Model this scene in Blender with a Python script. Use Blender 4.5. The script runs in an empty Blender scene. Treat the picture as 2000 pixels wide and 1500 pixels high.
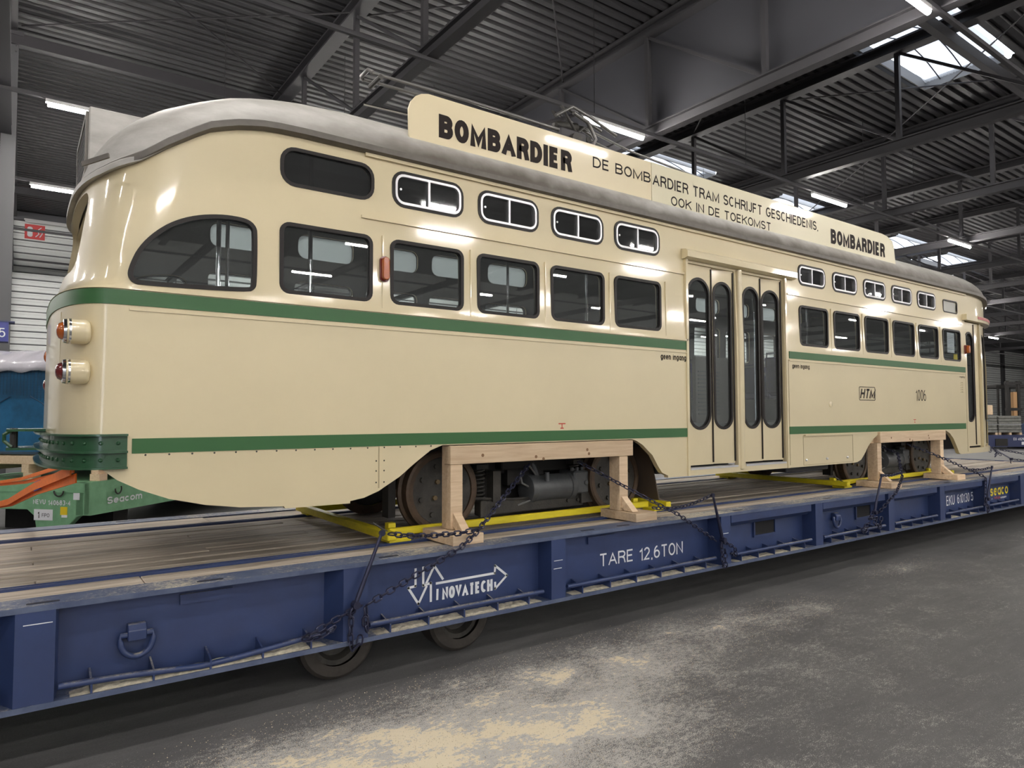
import bpy, bmesh, math, random
from mathutils import Vector, Matrix
PI = math.pi
rnd = random.Random(7)
sc = bpy.context.scene
COL = sc.collection
# ------------------------------------------------------------------ camera
cd = bpy.data.cameras.new('camera'); cam = bpy.data.objects.new('camera', cd); COL.objects.link(cam)
cd.sensor_width = 36; cd.lens = 24.206; cd.clip_end = 400
Rr = ((0.8113184654724507, 0.024756508689469856, 0.5840798751859484), (-0.5846016486480582, 0.03736506684765107, 0.8104596005831771), (-0.0017600334363889608, -0.9989949784943761, 0.04478766822825255))
M = Matrix(((Rr[0][0], -Rr[0][1], -Rr[0][2], -1.4154), (Rr[1][0], -Rr[1][1], -Rr[1][2], -4.477), (Rr[2][0], -Rr[2][1], -Rr[2][2], 1.72), (0, 0, 0, 1)))
cam.matrix_world = M
sc.camera = cam
# ------------------------------------------------------------------ world: overcast daylight outside the hall
w = bpy.data.worlds.new('overcast'); sc.world = w; w.use_nodes = True
w.node_tree.nodes['Background'].inputs[0].default_value = (0.80, 0.88, 1.0, 1)
w.node_tree.nodes['Background'].inputs[1].default_value = 6.0
sc.view_settings.view_transform = 'Standard'; sc.view_settings.look = 'None'
sc.view_settings.gamma = 1; sc.view_settings.exposure = 0.16
sc.view_settings.use_curve_mapping = False
sc.cycles.use_denoising = True
sc.cycles.max_bounces = 7; sc.cycles.diffuse_bounces = 3; sc.cycles.glossy_bounces = 3
sc.cycles.transparent_max_bounces = 24; sc.cycles.sample_clamp_indirect = 6
sc.cycles.caustics_reflective = False; sc.cycles.caustics_refractive = False
TUBE = 250.0          # radiance of the fluorescent tubes

# ------------------------------------------------------------------ materials
MATS = {}
def mat(name, col, rough=.5, metal=0, coat=0, noise=0, nscale=8, bump=0, bscale=30, col2=None, stretch=(1, 1, 1), emit=0, coat_r=.05, spec=.5):
    if name in MATS: return MATS[name]
    m = bpy.data.materials.new(name); m.use_nodes = True; nt = m.node_tree; b = nt.nodes['Principled BSDF']
    b.inputs['Base Color'].default_value = (*col, 1); b.inputs['Roughness'].default_value = rough
    b.inputs['Metallic'].default_value = metal; b.inputs['Coat Weight'].default_value = coat; b.inputs['Coat Roughness'].default_value = coat_r
    b.inputs['Specular IOR Level'].default_value = spec
    if emit:
        b.inputs['Emission Color'].default_value = (*col, 1); b.inputs['Emission Strength'].default_value = emit
    if noise or bump:
        tc = nt.nodes.new('ShaderNodeTexCoord'); mp = nt.nodes.new('ShaderNodeMapping'); mp.inputs['Scale'].default_value = stretch
        nt.links.new(tc.outputs['Object'], mp.inputs[0])
    if noise:
        n = nt.nodes.new('ShaderNodeTexNoise'); n.inputs['Scale'].default_value = nscale; n.inputs['Detail'].default_value = 6; n.inputs['Roughness'].default_value = .65
        nt.links.new(mp.outputs[0], n.inputs['Vector'])
        r = nt.nodes.new('ShaderNodeMapRange'); r.inputs[1].default_value = .35; r.inputs[2].default_value = .7
        nt.links.new(n.outputs['Fac'], r.inputs[0])
        mx = nt.nodes.new('ShaderNodeMix'); mx.data_type = 'RGBA'
        c2 = col2 or tuple(c * (1 - noise) for c in col)
        mx.inputs[6].default_value = (*col, 1); mx.inputs[7].default_value = (*c2, 1)
        nt.links.new(r.outputs[0], mx.inputs[0]); nt.links.new(mx.outputs[2], b.inputs['Base Color'])
    if bump:
        n2 = nt.nodes.new('ShaderNodeTexNoise'); n2.inputs['Scale'].default_value = bscale; n2.inputs['Detail'].default_value = 4
        nt.links.new(mp.outputs[0], n2.inputs['Vector'])
        bp = nt.nodes.new('ShaderNodeBump'); bp.inputs['Strength'].default_value = bump; bp.inputs['Distance'].default_value = .01
        nt.links.new(n2.outputs['Fac'], bp.inputs['Height']); nt.links.new(bp.outputs[0], b.inputs['Normal'])
    MATS[name] = m; return m

cream = mat('cream_paint', (.665, .568, .365), .42, coat=.4, noise=.05, nscale=1.5, bump=.05, bscale=3.2, coat_r=.08)
cream2 = mat('cream_sign_paint', (.70, .60, .40), .38, coat=.3)
cream3 = mat('pale_sign_paint', (.70, .64, .46), .33, coat=.5)
green = mat('green_paint', (.022, .105, .026), .45, coat=.05, coat_r=.25)
bgreen = mat('bumper_green', (.02, .085, .035), .35, coat=.4, noise=.3, nscale=6)
roofm = mat('roof_grey', (.47, .455, .43), .55, noise=.35, nscale=2.2, col2=(.30, .285, .26), stretch=(1, 1, 2.5), bump=.08, bscale=20)
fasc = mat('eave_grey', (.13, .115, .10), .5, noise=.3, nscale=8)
gask = mat('black_rubber', (.010, .007, .007), .45, spec=.3)
silver = mat('aluminium', (.62, .62, .64), .38, metal=.75)
chrome = mat('chrome', (.75, .75, .76), .12, metal=1)
inner = mat('interior_grey', (.11, .12, .122), .55)
innerl = mat('interior_light', (.26, .27, .27), .5)
dark = mat('underframe_black', (.018, .016, .015), .7, noise=.4, nscale=12)
iron = mat('dirty_iron', (.055, .05, .042), .62, noise=.5, nscale=9, col2=(.022, .021, .02), bump=.3, bscale=60)
rusty = mat('rusty_tyre', (.10, .065, .042), .55, metal=.3, noise=.4, nscale=14)
motorm = mat('motor_grey', (.10, .105, .11), .42, noise=.3, nscale=15)
amber = mat('amber_lens', (.38, .085, .012), .2, coat=.6)
redl = mat('red_lens', (.12, .012, .012), .18, coat=.7)
blackp = mat('black_print', (.016, .010, .009), .6, spec=.2)
whitep = mat('white_print', (.72, .74, .78), .5)
blue_seat = mat('blue_seat', (.045, .05, .20), .6, noise=.4, nscale=25)
yellow = mat('yellow_paint', (.75, .62, .02), .5, noise=.25, nscale=10, bump=.2, bscale=40, stretch=(.3, 1, 3))
chainm = mat('dark_blue_chain', (.03, .032, .065), .35, metal=.5)
steelg = mat('hall_steel', (.050, .048, .053), .55)
steeld = mat('hall_steel_dark', (.032, .030, .034), .6)
deckm = mat('roof_deck', (.040, .039, .043), .5, noise=.2, nscale=.6)
conc = mat('hall_wall_grey', (.11, .11, .12), .7)
wallw = mat('white_wall_panel', (.74, .76, .75), .45, noise=.08, nscale=.7)
lgreen = mat('trailer_green', (.21, .44, .25), .5, noise=.35, nscale=5, col2=(.15, .32, .18))
bluet = mat('blue_tarp', (.02, .13, .27), .3, coat=.4, noise=.5, nscale=2.5, bump=.6, bscale=4)
whitet = mat('white_tarp', (.62, .60, .66), .25, coat=.4, noise=.15, nscale=3, bump=.8, bscale=6)
orange = mat('orange_strap', (.95, .20, .012), .55, noise=.2, nscale=30, stretch=(1, 1, 1))
redsign = mat('fire_sign_red', (.62, .06, .06), .5)
paperm = mat('paper', (.75, .76, .80), .6)
yelp = mat('yellow_sticker', (.80, .60, .02), .5)
grout = mat('dark_rubber_tyre', (.045, .038, .032), .75, noise=.35, nscale=20)
deckst = mat('deck_steel_grey', (.17, .165, .16), .6, noise=.3, nscale=3)
greyw = mat('grey_wrapped_goods', (.22, .22, .20), .4, noise=.5, nscale=8)
nblue = mat('navy_steel', (.02, .03, .10), .5)
lens_off = mat('unlit_tube', (.6, .6, .6), .4)

def wood(name, c1, c2, sx=.5, knots=True, rough=.7):
    m = bpy.data.materials.new(name); m.use_nodes = True; nt = m.node_tree; b = nt.nodes['Principled BSDF']; b.inputs['Roughness'].default_value = rough
    tc = nt.nodes.new('ShaderNodeTexCoord'); mp = nt.nodes.new('ShaderNodeMapping'); mp.inputs['Scale'].default_value = (sx, 12, 12)
    oi = nt.nodes.new('ShaderNodeObjectInfo'); ad = nt.nodes.new('ShaderNodeVectorMath'); ad.operation = 'ADD'
    sp = nt.nodes.new('ShaderNodeMath'); sp.operation = 'MULTIPLY'; sp.inputs[1].default_value = 40
    nt.links.new(oi.outputs['Random'], sp.inputs[0]); nt.links.new(tc.outputs['Object'], ad.inputs[0]); nt.links.new(sp.outputs[0], ad.inputs[1])
    nt.links.new(ad.outputs[0], mp.inputs[0])
    n = nt.nodes.new('ShaderNodeTexNoise'); n.inputs['Scale'].default_value = 3; n.inputs['Detail'].default_value = 8; n.inputs['Distortion'].default_value = .6
    nt.links.new(mp.outputs[0], n.inputs['Vector'])
    r = nt.nodes.new('ShaderNodeValToRGB'); r.color_ramp.elements[0].position = .3; r.color_ramp.elements[1].position = .68
    r.color_ramp.elements[0].color = (*c2, 1); r.color_ramp.elements[1].color = (*c1, 1)
    nt.links.new(n.outputs['Fac'], r.inputs[0])
    hs = nt.nodes.new('ShaderNodeHueSaturation'); mr = nt.nodes.new('ShaderNodeMapRange'); mr.inputs[3].default_value = .75; mr.inputs[4].default_value = 1.2
    nt.links.new(oi.outputs['Random'], mr.inputs[0]); nt.links.new(mr.outputs[0], hs.inputs['Value']); nt.links.new(r.outputs[0], hs.inputs['Color'])
    nt.links.new(hs.outputs[0], b.inputs['Base Color'])
    bp = nt.nodes.new('ShaderNodeBump'); bp.inputs['Strength'].default_value = .3; bp.inputs['Distance'].default_value = .01
    nt.links.new(n.outputs['Fac'], bp.inputs['Height']); nt.links.new(bp.outputs[0], b.inputs['Normal'])
    MATS[name] = m; return m
pine = wood('fresh_pine', (.74, .57, .39), (.60, .43, .28), .8)
plankm = wood('weathered_plank', (.56, .48, .39), (.24, .20, .16), .5)

def dust_nodes(m, col, amount_lo, amount_hi, scale=22):
    """pale sawdust lying on upward faces, broken up by noise"""
    nt = m.node_tree; b = nt.nodes['Principled BSDF']
    g = nt.nodes.new('ShaderNodeNewGeometry'); sx = nt.nodes.new('ShaderNodeSeparateXYZ'); nt.links.new(g.outputs['True Normal'], sx.inputs[0])
    up = nt.nodes.new('ShaderNodeMath'); up.operation = 'GREATER_THAN'; up.inputs[1].default_value = .8; nt.links.new(sx.outputs['Z'], up.inputs[0])
    tc = nt.nodes.new('ShaderNodeTexCoord')
    a = nt.nodes.new('ShaderNodeTexNoise'); a.inputs['Scale'].default_value = 1.1; a.inputs['Detail'].default_value = 3; nt.links.new(tc.outputs['Object'], a.inputs['Vector'])
    n = nt.nodes.new('ShaderNodeTexNoise'); n.inputs['Scale'].default_value = scale; n.inputs['Detail'].default_value = 8; n.inputs['Roughness'].default_value = .8; nt.links.new(tc.outputs['Object'], n.inputs['Vector'])
    s = nt.nodes.new('ShaderNodeMath'); s.operation = 'MULTIPLY'; nt.links.new(a.outputs['Fac'], s.inputs[0]); nt.links.new(n.outputs['Fac'], s.inputs[1])
    r = nt.nodes.new('ShaderNodeMapRange'); r.inputs[1].default_value = amount_lo; r.inputs[2].default_value = amount_hi; nt.links.new(s.outputs[0], r.inputs[0])
    f = nt.nodes.new('ShaderNodeMath'); f.operation = 'MULTIPLY'; nt.links.new(r.outputs[0], f.inputs[0]); nt.links.new(up.outputs[0], f.inputs[1])
    mx = nt.nodes.new('ShaderNodeMix'); mx.data_type = 'RGBA'; mx.inputs[7].default_value = (*col, 1)
    old = b.inputs['Base Color'].links
    if old: nt.links.new(old[0].from_socket, mx.inputs[6])
    else: mx.inputs[6].default_value = b.inputs['Base Color'].default_value
    nt.links.new(f.outputs[0], mx.inputs[0]); nt.links.new(mx.outputs[2], b.inputs['Base Color'])
navy = mat('trailer_navy', (.029, .050, .142), .42, noise=.25, nscale=3, col2=(.023, .038, .108), bump=.12, bscale=9)
dust_nodes(navy, (.33, .31, .27), .22, .36)
flangem = mat('trailer_navy_worn', (.10, .125, .20), .5, noise=.35, nscale=6, col2=(.05, .07, .14))
dust_nodes(flangem, (.55, .50, .40), .25, .36, 40)

def glassmat(name, tint, gl=.9, rough=.01):
    m = bpy.data.materials.new(name); m.use_nodes = True; nt = m.node_tree; nt.nodes.clear()
    o = nt.nodes.new('ShaderNodeOutputMaterial'); t = nt.nodes.new('ShaderNodeBsdfTransparent'); g = nt.nodes.new('ShaderNodeBsdfGlossy')
    t.inputs[0].default_value = (*tint, 1); g.inputs['Roughness'].default_value = rough; g.inputs[0].default_value = (gl, gl, gl, 1)
    lw = nt.nodes.new('ShaderNodeLayerWeight'); lw.inputs[0].default_value = .5
    pw = nt.nodes.new('ShaderNodeMath'); pw.operation = 'POWER'; pw.inputs[1].default_value = 4.5; nt.links.new(lw.outputs['Facing'], pw.inputs[0])
    f = nt.nodes.new('ShaderNodeMath'); f.operation = 'MULTIPLY_ADD'; f.inputs[1].default_value = .9; f.inputs[2].default_value = .045; nt.links.new(pw.outputs[0], f.inputs[0])
    mx = nt.nodes.new('ShaderNodeMixShader'); nt.links.new(f.outputs[0], mx.inputs[0]); nt.links.new(t.outputs[0], mx.inputs[1]); nt.links.new(g.outputs[0], mx.inputs[2])
    d = nt.nodes.new('ShaderNodeBsdfDiffuse'); d.inputs[0].default_value = (.35, .36, .36, 1)
    m2 = nt.nodes.new('ShaderNodeMixShader'); m2.inputs[0].default_value = .05
    nt.links.new(mx.outputs[0], m2.inputs[1]); nt.links.new(d.outputs[0], m2.inputs[2]); nt.links.new(m2.outputs[0], o.inputs[0])
    MATS[name] = m; return m
glass = glassmat('window_glass', (.90, .93, .93))
glassd = glassmat('shade_tinted_glass', (.55, .55, .56), rough=.03)  # tint darkened to paint in the dim interior behind the upper windows
farglass = glassmat('frosted_far_glass', (.8, .83, .83))
_n = farglass.node_tree; _tr = _n.nodes.new('ShaderNodeBsdfTranslucent'); _tr.inputs[0].default_value = (.75, .8, .82, 1)
_m = _n.nodes.new('ShaderNodeMixShader'); _m.inputs[0].default_value = .45; _o = [q for q in _n.nodes if q.type == 'OUTPUT_MATERIAL'][0]
_n.links.new(_o.inputs[0].links[0].from_socket, _m.inputs[1]); _n.links.new(_tr.outputs[0], _m.inputs[2]); _n.links.new(_m.outputs[0], _o.inputs[0])
# grime and the sign's shade painted dark along the roof edge
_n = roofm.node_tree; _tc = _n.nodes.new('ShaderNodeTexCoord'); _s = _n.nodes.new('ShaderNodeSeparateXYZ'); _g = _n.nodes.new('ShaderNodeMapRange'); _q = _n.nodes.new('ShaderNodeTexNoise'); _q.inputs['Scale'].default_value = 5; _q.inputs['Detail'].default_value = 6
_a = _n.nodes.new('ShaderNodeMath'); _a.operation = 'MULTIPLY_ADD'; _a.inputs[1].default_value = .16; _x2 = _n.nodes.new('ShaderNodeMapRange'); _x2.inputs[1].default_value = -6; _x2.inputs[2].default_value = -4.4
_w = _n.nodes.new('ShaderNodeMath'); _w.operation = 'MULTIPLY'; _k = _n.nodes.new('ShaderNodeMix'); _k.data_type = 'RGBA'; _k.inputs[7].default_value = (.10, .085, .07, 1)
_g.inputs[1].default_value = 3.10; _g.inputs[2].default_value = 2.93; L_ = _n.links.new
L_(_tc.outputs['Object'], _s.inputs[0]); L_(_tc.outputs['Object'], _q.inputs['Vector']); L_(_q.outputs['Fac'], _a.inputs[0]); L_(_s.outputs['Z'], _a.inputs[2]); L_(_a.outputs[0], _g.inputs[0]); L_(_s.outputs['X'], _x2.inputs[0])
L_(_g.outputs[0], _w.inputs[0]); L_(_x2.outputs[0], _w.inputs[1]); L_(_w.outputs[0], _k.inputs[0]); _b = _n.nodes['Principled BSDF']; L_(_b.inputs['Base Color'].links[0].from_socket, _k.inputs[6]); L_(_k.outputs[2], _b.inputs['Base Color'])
# the repainted upper part of the body is glossier than the satin lower panels
_n = cream.node_tree; _tc = _n.nodes.new('ShaderNodeTexCoord'); _s = _n.nodes.new('ShaderNodeSeparateXYZ'); _g = _n.nodes.new('ShaderNodeMapRange')
_g.inputs[1].default_value = 1.60; _g.inputs[2].default_value = 1.66; _g.inputs[3].default_value = .65; _g.inputs[4].default_value = .8
_n.links.new(_tc.outputs['Object'], _s.inputs[0]); _n.links.new(_s.outputs['Z'], _g.inputs[0]); _n.links.new(_g.outputs[0], _n.nodes['Principled BSDF'].inputs['Coat Weight'])
def skymat():
    m = bpy.data.materials.new('translucent_skylight'); m.use_nodes = True; nt = m.node_tree; nt.nodes.clear()
    o = nt.nodes.new('ShaderNodeOutputMaterial'); t = nt.nodes.new('ShaderNodeBsdfTransparent'); d = nt.nodes.new('ShaderNodeBsdfTranslucent')
    tc = nt.nodes.new('ShaderNodeTexCoord'); mp = nt.nodes.new('ShaderNodeMapping'); mp.inputs['Scale'].default_value = (14, 1.2, 1)
    n = nt.nodes.new('ShaderNodeTexNoise'); n.inputs['Scale'].default_value = 2; n.inputs['Detail'].default_value = 5
    r = nt.nodes.new('ShaderNodeValToRGB'); r.color_ramp.elements[0].position = .3; r.color_ramp.elements[0].color = (.13, .135, .145, 1); r.color_ramp.elements[1].position = .7; r.color_ramp.elements[1].color = (.25, .25, .26, 1)
    nt.links.new(tc.outputs['Object'], mp.inputs[0]); nt.links.new(mp.outputs[0], n.inputs['Vector']); nt.links.new(n.outputs['Fac'], r.inputs[0]); nt.links.new(r.outputs[0], t.inputs[0])
    d.inputs[0].default_value = (.7, .7, .7, 1)
    mx = nt.nodes.new('ShaderNodeMixShader'); mx.inputs[0].default_value = .15
    nt.links.new(t.outputs[0], mx.inputs[1]); nt.links.new(d.outputs[0], mx.inputs[2]); nt.links.new(mx.outputs[0], o.inputs[0])
    MATS['sky'] = m; return m
skym = skymat()
tube = bpy.data.materials.new('lit_tube'); tube.use_nodes = True
_b = tube.node_tree.nodes['Principled BSDF']; _b.inputs['Base Color'].default_value = (.8, .8, .8, 1)
_b.inputs['Emission Color'].default_value = (1.0, .955, .90, 1); _b.inputs['Emission Strength'].default_value = TUBE

def floormat():
    m = bpy.data.materials.new('asphalt_floor'); m.use_nodes = True; nt = m.node_tree; b = nt.nodes['Principled BSDF']; L = nt.links.new
    tc = nt.nodes.new('ShaderNodeTexCoord'); P = tc.outputs['Object']
    def noise(scale, det=6, ro=.6, stretch=None, dist=0):
        n = nt.nodes.new('ShaderNodeTexNoise'); n.inputs['Scale'].default_value = scale; n.inputs['Detail'].default_value = det; n.inputs['Roughness'].default_value = ro; n.inputs['Distortion'].default_value = dist
        if stretch:
            q = nt.nodes.new('ShaderNodeMapping'); q.inputs['Scale'].default_value = stretch; L(P, q.inputs[0]); L(q.outputs[0], n.inputs['Vector'])
        else: L(P, n.inputs['Vector'])
        return n.outputs['Fac']
    def math_(op, a, c, cl=False):
        n = nt.nodes.new('ShaderNodeMath'); n.operation = op; n.use_clamp = cl
        for i, v in enumerate((a, c)):
            if isinstance(v, (int, float)): n.inputs[i].default_value = v
            else: L(v, n.inputs[i])
        return n.outputs[0]
    def rng(v, a, c, lo=0, hi=1):
        n = nt.nodes.new('ShaderNodeMapRange'); n.inputs[1].default_value = a; n.inputs[2].default_value = c; n.inputs[3].default_value = lo; n.inputs[4].default_value = hi; L(v, n.inputs[0]); return n.outputs[0]
    sp = nt.nodes.new('ShaderNodeSeparateXYZ'); L(P, sp.inputs[0]); X, Y = sp.outputs[0], sp.outputs[1]
    def blob(cx, cy, rx, ry, amp, slope=0):
        u = math_('DIVIDE', math_('SUBTRACT', X, cx), rx); yy = math_('SUBTRACT', math_('SUBTRACT', Y, cy), math_('MULTIPLY', math_('SUBTRACT', X, cx), slope))
        v = math_('DIVIDE', yy, ry)
        d = math_('ADD', math_('MULTIPLY', u, u), math_('MULTIPLY', v, v))
        return math_('MULTIPLY', rng(d, 0, 1, 1, 0), amp)
    dens = None
    for a in DUST:
        q = blob(*a); dens = q if dens is None else math_('MAXIMUM', dens, q)
    n1 = noise(2.6, 5, .6, (1, 1.6, 1), .5); n2 = noise(26, 8, .8, (.8, 1.3, 1), .3); n3 = noise(170, 3, .7)
    s = math_('ADD', math_('MULTIPLY', n1, 1.5), math_('ADD', math_('MULTIPLY', n2, 2.4), math_('MULTIPLY', n3, 1.1)))
    heap = rng(math_('ADD', math_('ADD', math_('MULTIPLY', n1, 1.7), math_('MULTIPLY', n2, 1.6)), math_('MULTIPLY', dens, .95)), 2.34, 2.50)
    away = math_('MULTIPLY', rng(Y, -.30, -1.3), rng(X, 5.5, 2.0, .25, 1))
    spv = math_('ADD', math_('ADD', math_('MULTIPLY', n3, 1.25), math_('MULTIPLY', n2, .9)), math_('ADD', math_('MULTIPLY', n1, .5), math_('ADD', math_('MULTIPLY', dens, .42), math_('MULTIPLY', away, .15))))
    speck = rng(spv, 1.57, 1.66)
    mask = math_('MAXIMUM', heap, speck)
    base = nt.nodes.new('ShaderNodeValToRGB'); base.color_ramp.elements[0].position = .3; base.color_ramp.elements[0].color = (.055, .054, .057, 1); base.color_ramp.elements[1].position = .72; base.color_ramp.elements[1].color = (.20, .196, .197, 1)
    L(math_('ADD', math_('MULTIPLY', noise(.9, 5, .6), .35), math_('ADD', math_('MULTIPLY', noise(5, 6, .7, (.5, 3.0, 1)), .25), math_('MULTIPLY', noise(90, 4, .8), .40))), base.inputs[0])
    du = nt.nodes.new('ShaderNodeValToRGB'); du.color_ramp.elements[0].position = .35; du.color_ramp.elements[0].color = (.58, .56, .53, 1); du.color_ramp.elements[1].position = .62; du.color_ramp.elements[1].color = (.84, .74, .56, 1)
    L(math_('MULTIPLY', heap, 1.0), du.inputs[0])
    mx = nt.nodes.new('ShaderNodeMix'); mx.data_type = 'RGBA'; L(mask, mx.inputs[0]); L(base.outputs[0], mx.inputs[6]); L(du.outputs[0], mx.inputs[7]); L(mx.outputs[2], b.inputs['Base Color'])
    L(rng(mask, 0, 1, .50, .95), b.inputs['Roughness'])
    bp = nt.nodes.new('ShaderNodeBump'); bp.inputs['Strength'].default_value = .55; bp.inputs['Distance'].default_value = .01
    L(math_('ADD', noise(140, 4, .7), math_('MULTIPLY', mask, .5)), bp.inputs['Height']); L(bp.outputs[0], b.inputs['Normal'])
    return m
DUST = [(.1, -1.40, 2.3, .95, .92), (1.5, -.95, 2.4, .62, .62), (2.9, -.82, 1.9, .48, .50), (-.6, -1.7, 1.6, .8, .9), (4.1, -.95, .8, .3, .52), (6.7, -.70, .9, .25, .50), (10.3, -.9, 1.6, .6, .42), (6, -1.3, 6, 1.2, .20)]

# ------------------------------------------------------------------ mesh helpers
class MB:
    def __init__(s): s.v = []; s.f = []; s.m = []
    def add(s, vs, fs, mi=0):
        o = len(s.v); s.v += [tuple(v) for v in vs]; s.f += [tuple(i + o for i in f) for f in fs]; s.m += [mi] * len(fs); return s
    def box(s, x0, x1, y0, y1, z0, z1, mi=0):
        vs = [(x, y, z) for z in (z0, z1) for y in (y0, y1) for x in (x0, x1)]
        return s.add(vs, [(0, 2, 3, 1), (4, 5, 7, 6), (0, 1, 5, 4), (2, 6, 7, 3), (0, 4, 6, 2), (1, 3, 7, 5)], mi)
    def prism(s, poly, axis, a, b, mi=0):
        """poly of 2D points; axis y: (x,z); x: (y,z); z: (x,y)"""
        def P(p, t): return {'y': (p[0], t, p[1]), 'x': (t, p[0], p[1]), 'z': (p[0], p[1], t)}[axis]
        n = len(poly); vs = [P(p, a) for p in poly] + [P(p, b) for p in poly]
        return s.add(vs, [tuple(range(n))[::-1], tuple(range(n, 2 * n))] + [(i, (i + 1) % n, n + (i + 1) % n, n + i) for i in range(n)], mi)
    def beam(s, p, q, w_, h, mi=0, up=(0, 0, 1)):
        p = Vector(p); q = Vector(q); d = (q - p).normalized(); u = Vector(up)
        if abs(d.dot(u)) > .98: u = Vector((1, 0, 0))
        a = d.cross(u).normalized() * w_ / 2; b = a.cross(d).normalized() * h / 2
        vs = [c + e for c in (p, q) for e in (-a - b, a - b, a + b, -a + b)]
        return s.add(vs, [(0, 3, 2, 1), (4, 5, 6, 7), (0, 1, 5, 4), (1, 2, 6, 5), (2, 3, 7, 6), (3, 0, 4, 7)], mi)
    def lathe(s, p, d, prof, n=24, mi=0, caps=True):
        """prof list of (t, r) along direction d from p"""
        p = Vector(p); d = Vector(d).normalized(); u = Vector((0, 0, 1)) if abs(d.z) < .9 else Vector((1, 0, 0))
        a = d.cross(u).normalized(); b = d.cross(a); vs = []; fs = []
        for t, r in prof:
            for i in range(n):
                th = 2 * PI * i / n; vs.append(p + d * t + (a * math.cos(th) + b * math.sin(th)) * r)
        for k in range(len(prof) - 1):
            for i in range(n): j = (i + 1) % n; fs.append((k * n + i, k * n + j, (k + 1) * n + j, (k + 1) * n + i))
        if caps: fs.append(tuple(range(n))[::-1]); fs.append(tuple(range((len(prof) - 1) * n, len(prof) * n)))
        return s.add(vs, fs, mi)
    def tube(s, pts, r, n=8, mi=0, close=False):
        P = [Vector(p) for p in pts]; vs = []; fs = []; m = len(P)
        prev = None
        for k in range(m):
            if close: d = (P[(k + 1) % m] - P[k - 1]).normalized()
            else: d = (P[min(k + 1, m - 1)] - P[max(k - 1, 0)]).normalized()
            if prev is None:
                u = Vector((0, 0, 1)) if abs(d.z) < .9 else Vector((1, 0, 0)); a = d.cross(u).normalized()
            else: a = (prev - d * prev.dot(d)).normalized()
            prev = a; b = d.cross(a); rr_ = r[k] if isinstance(r, (list, tuple)) else r
            for i in range(n): th = 2 * PI * i / n; vs.append(P[k] + (a * math.cos(th) + b * math.sin(th)) * rr_)
        for k in range(m if close else m - 1):
            k2 = (k + 1) % m
            for i in range(n): j = (i + 1) % n; fs.append((k * n + i, k * n + j, k2 * n + j, k2 * n + i))
        if not close: fs.append(tuple(range(n))[::-1]); fs.append(tuple(range((m - 1) * n, m * n)))
        return s.add(vs, fs, mi)
    def ring(s, outer, inner_, axis, a, b, mi=0):
        """flat frame between two loops of equal length, extruded a..b along axis"""
        def P(p, t): return {'y': (p[0], t, p[1]), 'x': (t, p[0], p[1]), 'z': (p[0], p[1], t)}[axis]
        n = len(outer); vs = [P(p, a) for p in outer] + [P(p, a) for p in inner_] + [P(p, b) for p in outer] + [P(p, b) for p in inner_]; fs = []
        for i in range(n):
            j = (i + 1) % n
            fs += [(i, j, n + j, n + i), (2 * n + i, 3 * n + i, 3 * n + j, 2 * n + j), (i, 2 * n + i, 2 * n + j, j), (n + i, n + j, 3 * n + j, 3 * n + i)]
        return s.add(vs, fs, mi)
    def mesh(s, name, mats, smooth=0, bevel=0):
        me = bpy.data.meshes.new(name); me.from_pydata(s.v, [], s.f)
        for m in (mats if isinstance(mats, (list, tuple)) else [mats]): me.materials.append(m)
        for p, mi in zip(me.polygons, s.m): p.material_index = mi
        bm = bmesh.new(); bm.from_mesh(me); bmesh.ops.recalc_face_normals(bm, faces=bm.faces)
        if bevel: bmesh.ops.bevel(bm, geom=bm.edges[:], offset=bevel, segments=1, affect='EDGES', profile=.5)
        bm.to_mesh(me); bm.free()
        if smooth:
            me.polygons.foreach_set('use_smooth', [True] * len(me.polygons)); me.set_sharp_from_angle(angle=math.radians(smooth))
        return me
    def build(s, name, mats, parent=None, smooth=0, bevel=0, label=None):
        og = world_origin(parent)
        if og.length: s.v = [(x - og.x, y - og.y, z - og.z) for x, y, z in s.v]
        return link(name, s.mesh(name, mats, smooth, bevel), parent, label)
ORG = {}
def world_origin(p):
    return ORG.get(p.name, Vector((0, 0, 0))) if p is not None else Vector((0, 0, 0))
def link(name, me, parent=None, label=None, loc=None, rot=None):
    o = bpy.data.objects.new(name, me); COL.objects.link(o)
    if parent is not None: o.parent = parent; ORG[o.name] = world_origin(parent)
    if loc is not None: o.location = Vector(loc) - world_origin(parent)
    if rot is not None: o.rotation_euler = rot
    if label: o['label'] = label
    return o
def thing(name, label, cat, loc=(0, 0, 0), rotz=0, group=None):
    o = bpy.data.objects.new(name, None); COL.objects.link(o); o.location = loc; o.rotation_euler = (0, 0, rotz)
    o.empty_display_size = .2
    ORG[o.name] = Vector(loc) if rotz == 0 else Vector((0, 0, 0))
    return tag(o, label, cat, group)
def tag(o, label, cat, group=None, kind=None):
    o['label'] = label; o['category'] = cat
    if group: o['group'] = group
    if kind: o['kind'] = kind
    return o
def struct(name, mb, m, **k):
    o = mb.build(name, m, None, **k); o['kind'] = 'structure'; return o
def rr(x0, x1, z0, z1, r, n=5):
    pts = []
    for cx, cz, a0 in ((x1 - r, z1 - r, 0), (x0 + r, z1 - r, 90), (x0 + r, z0 + r, 180), (x1 - r, z0 + r, 270)):
        for i in range(n + 1):
            a = math.radians(a0 + 90 * i / n); pts.append((cx + r * math.cos(a), cz + r * math.sin(a)))
    return pts
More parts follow.
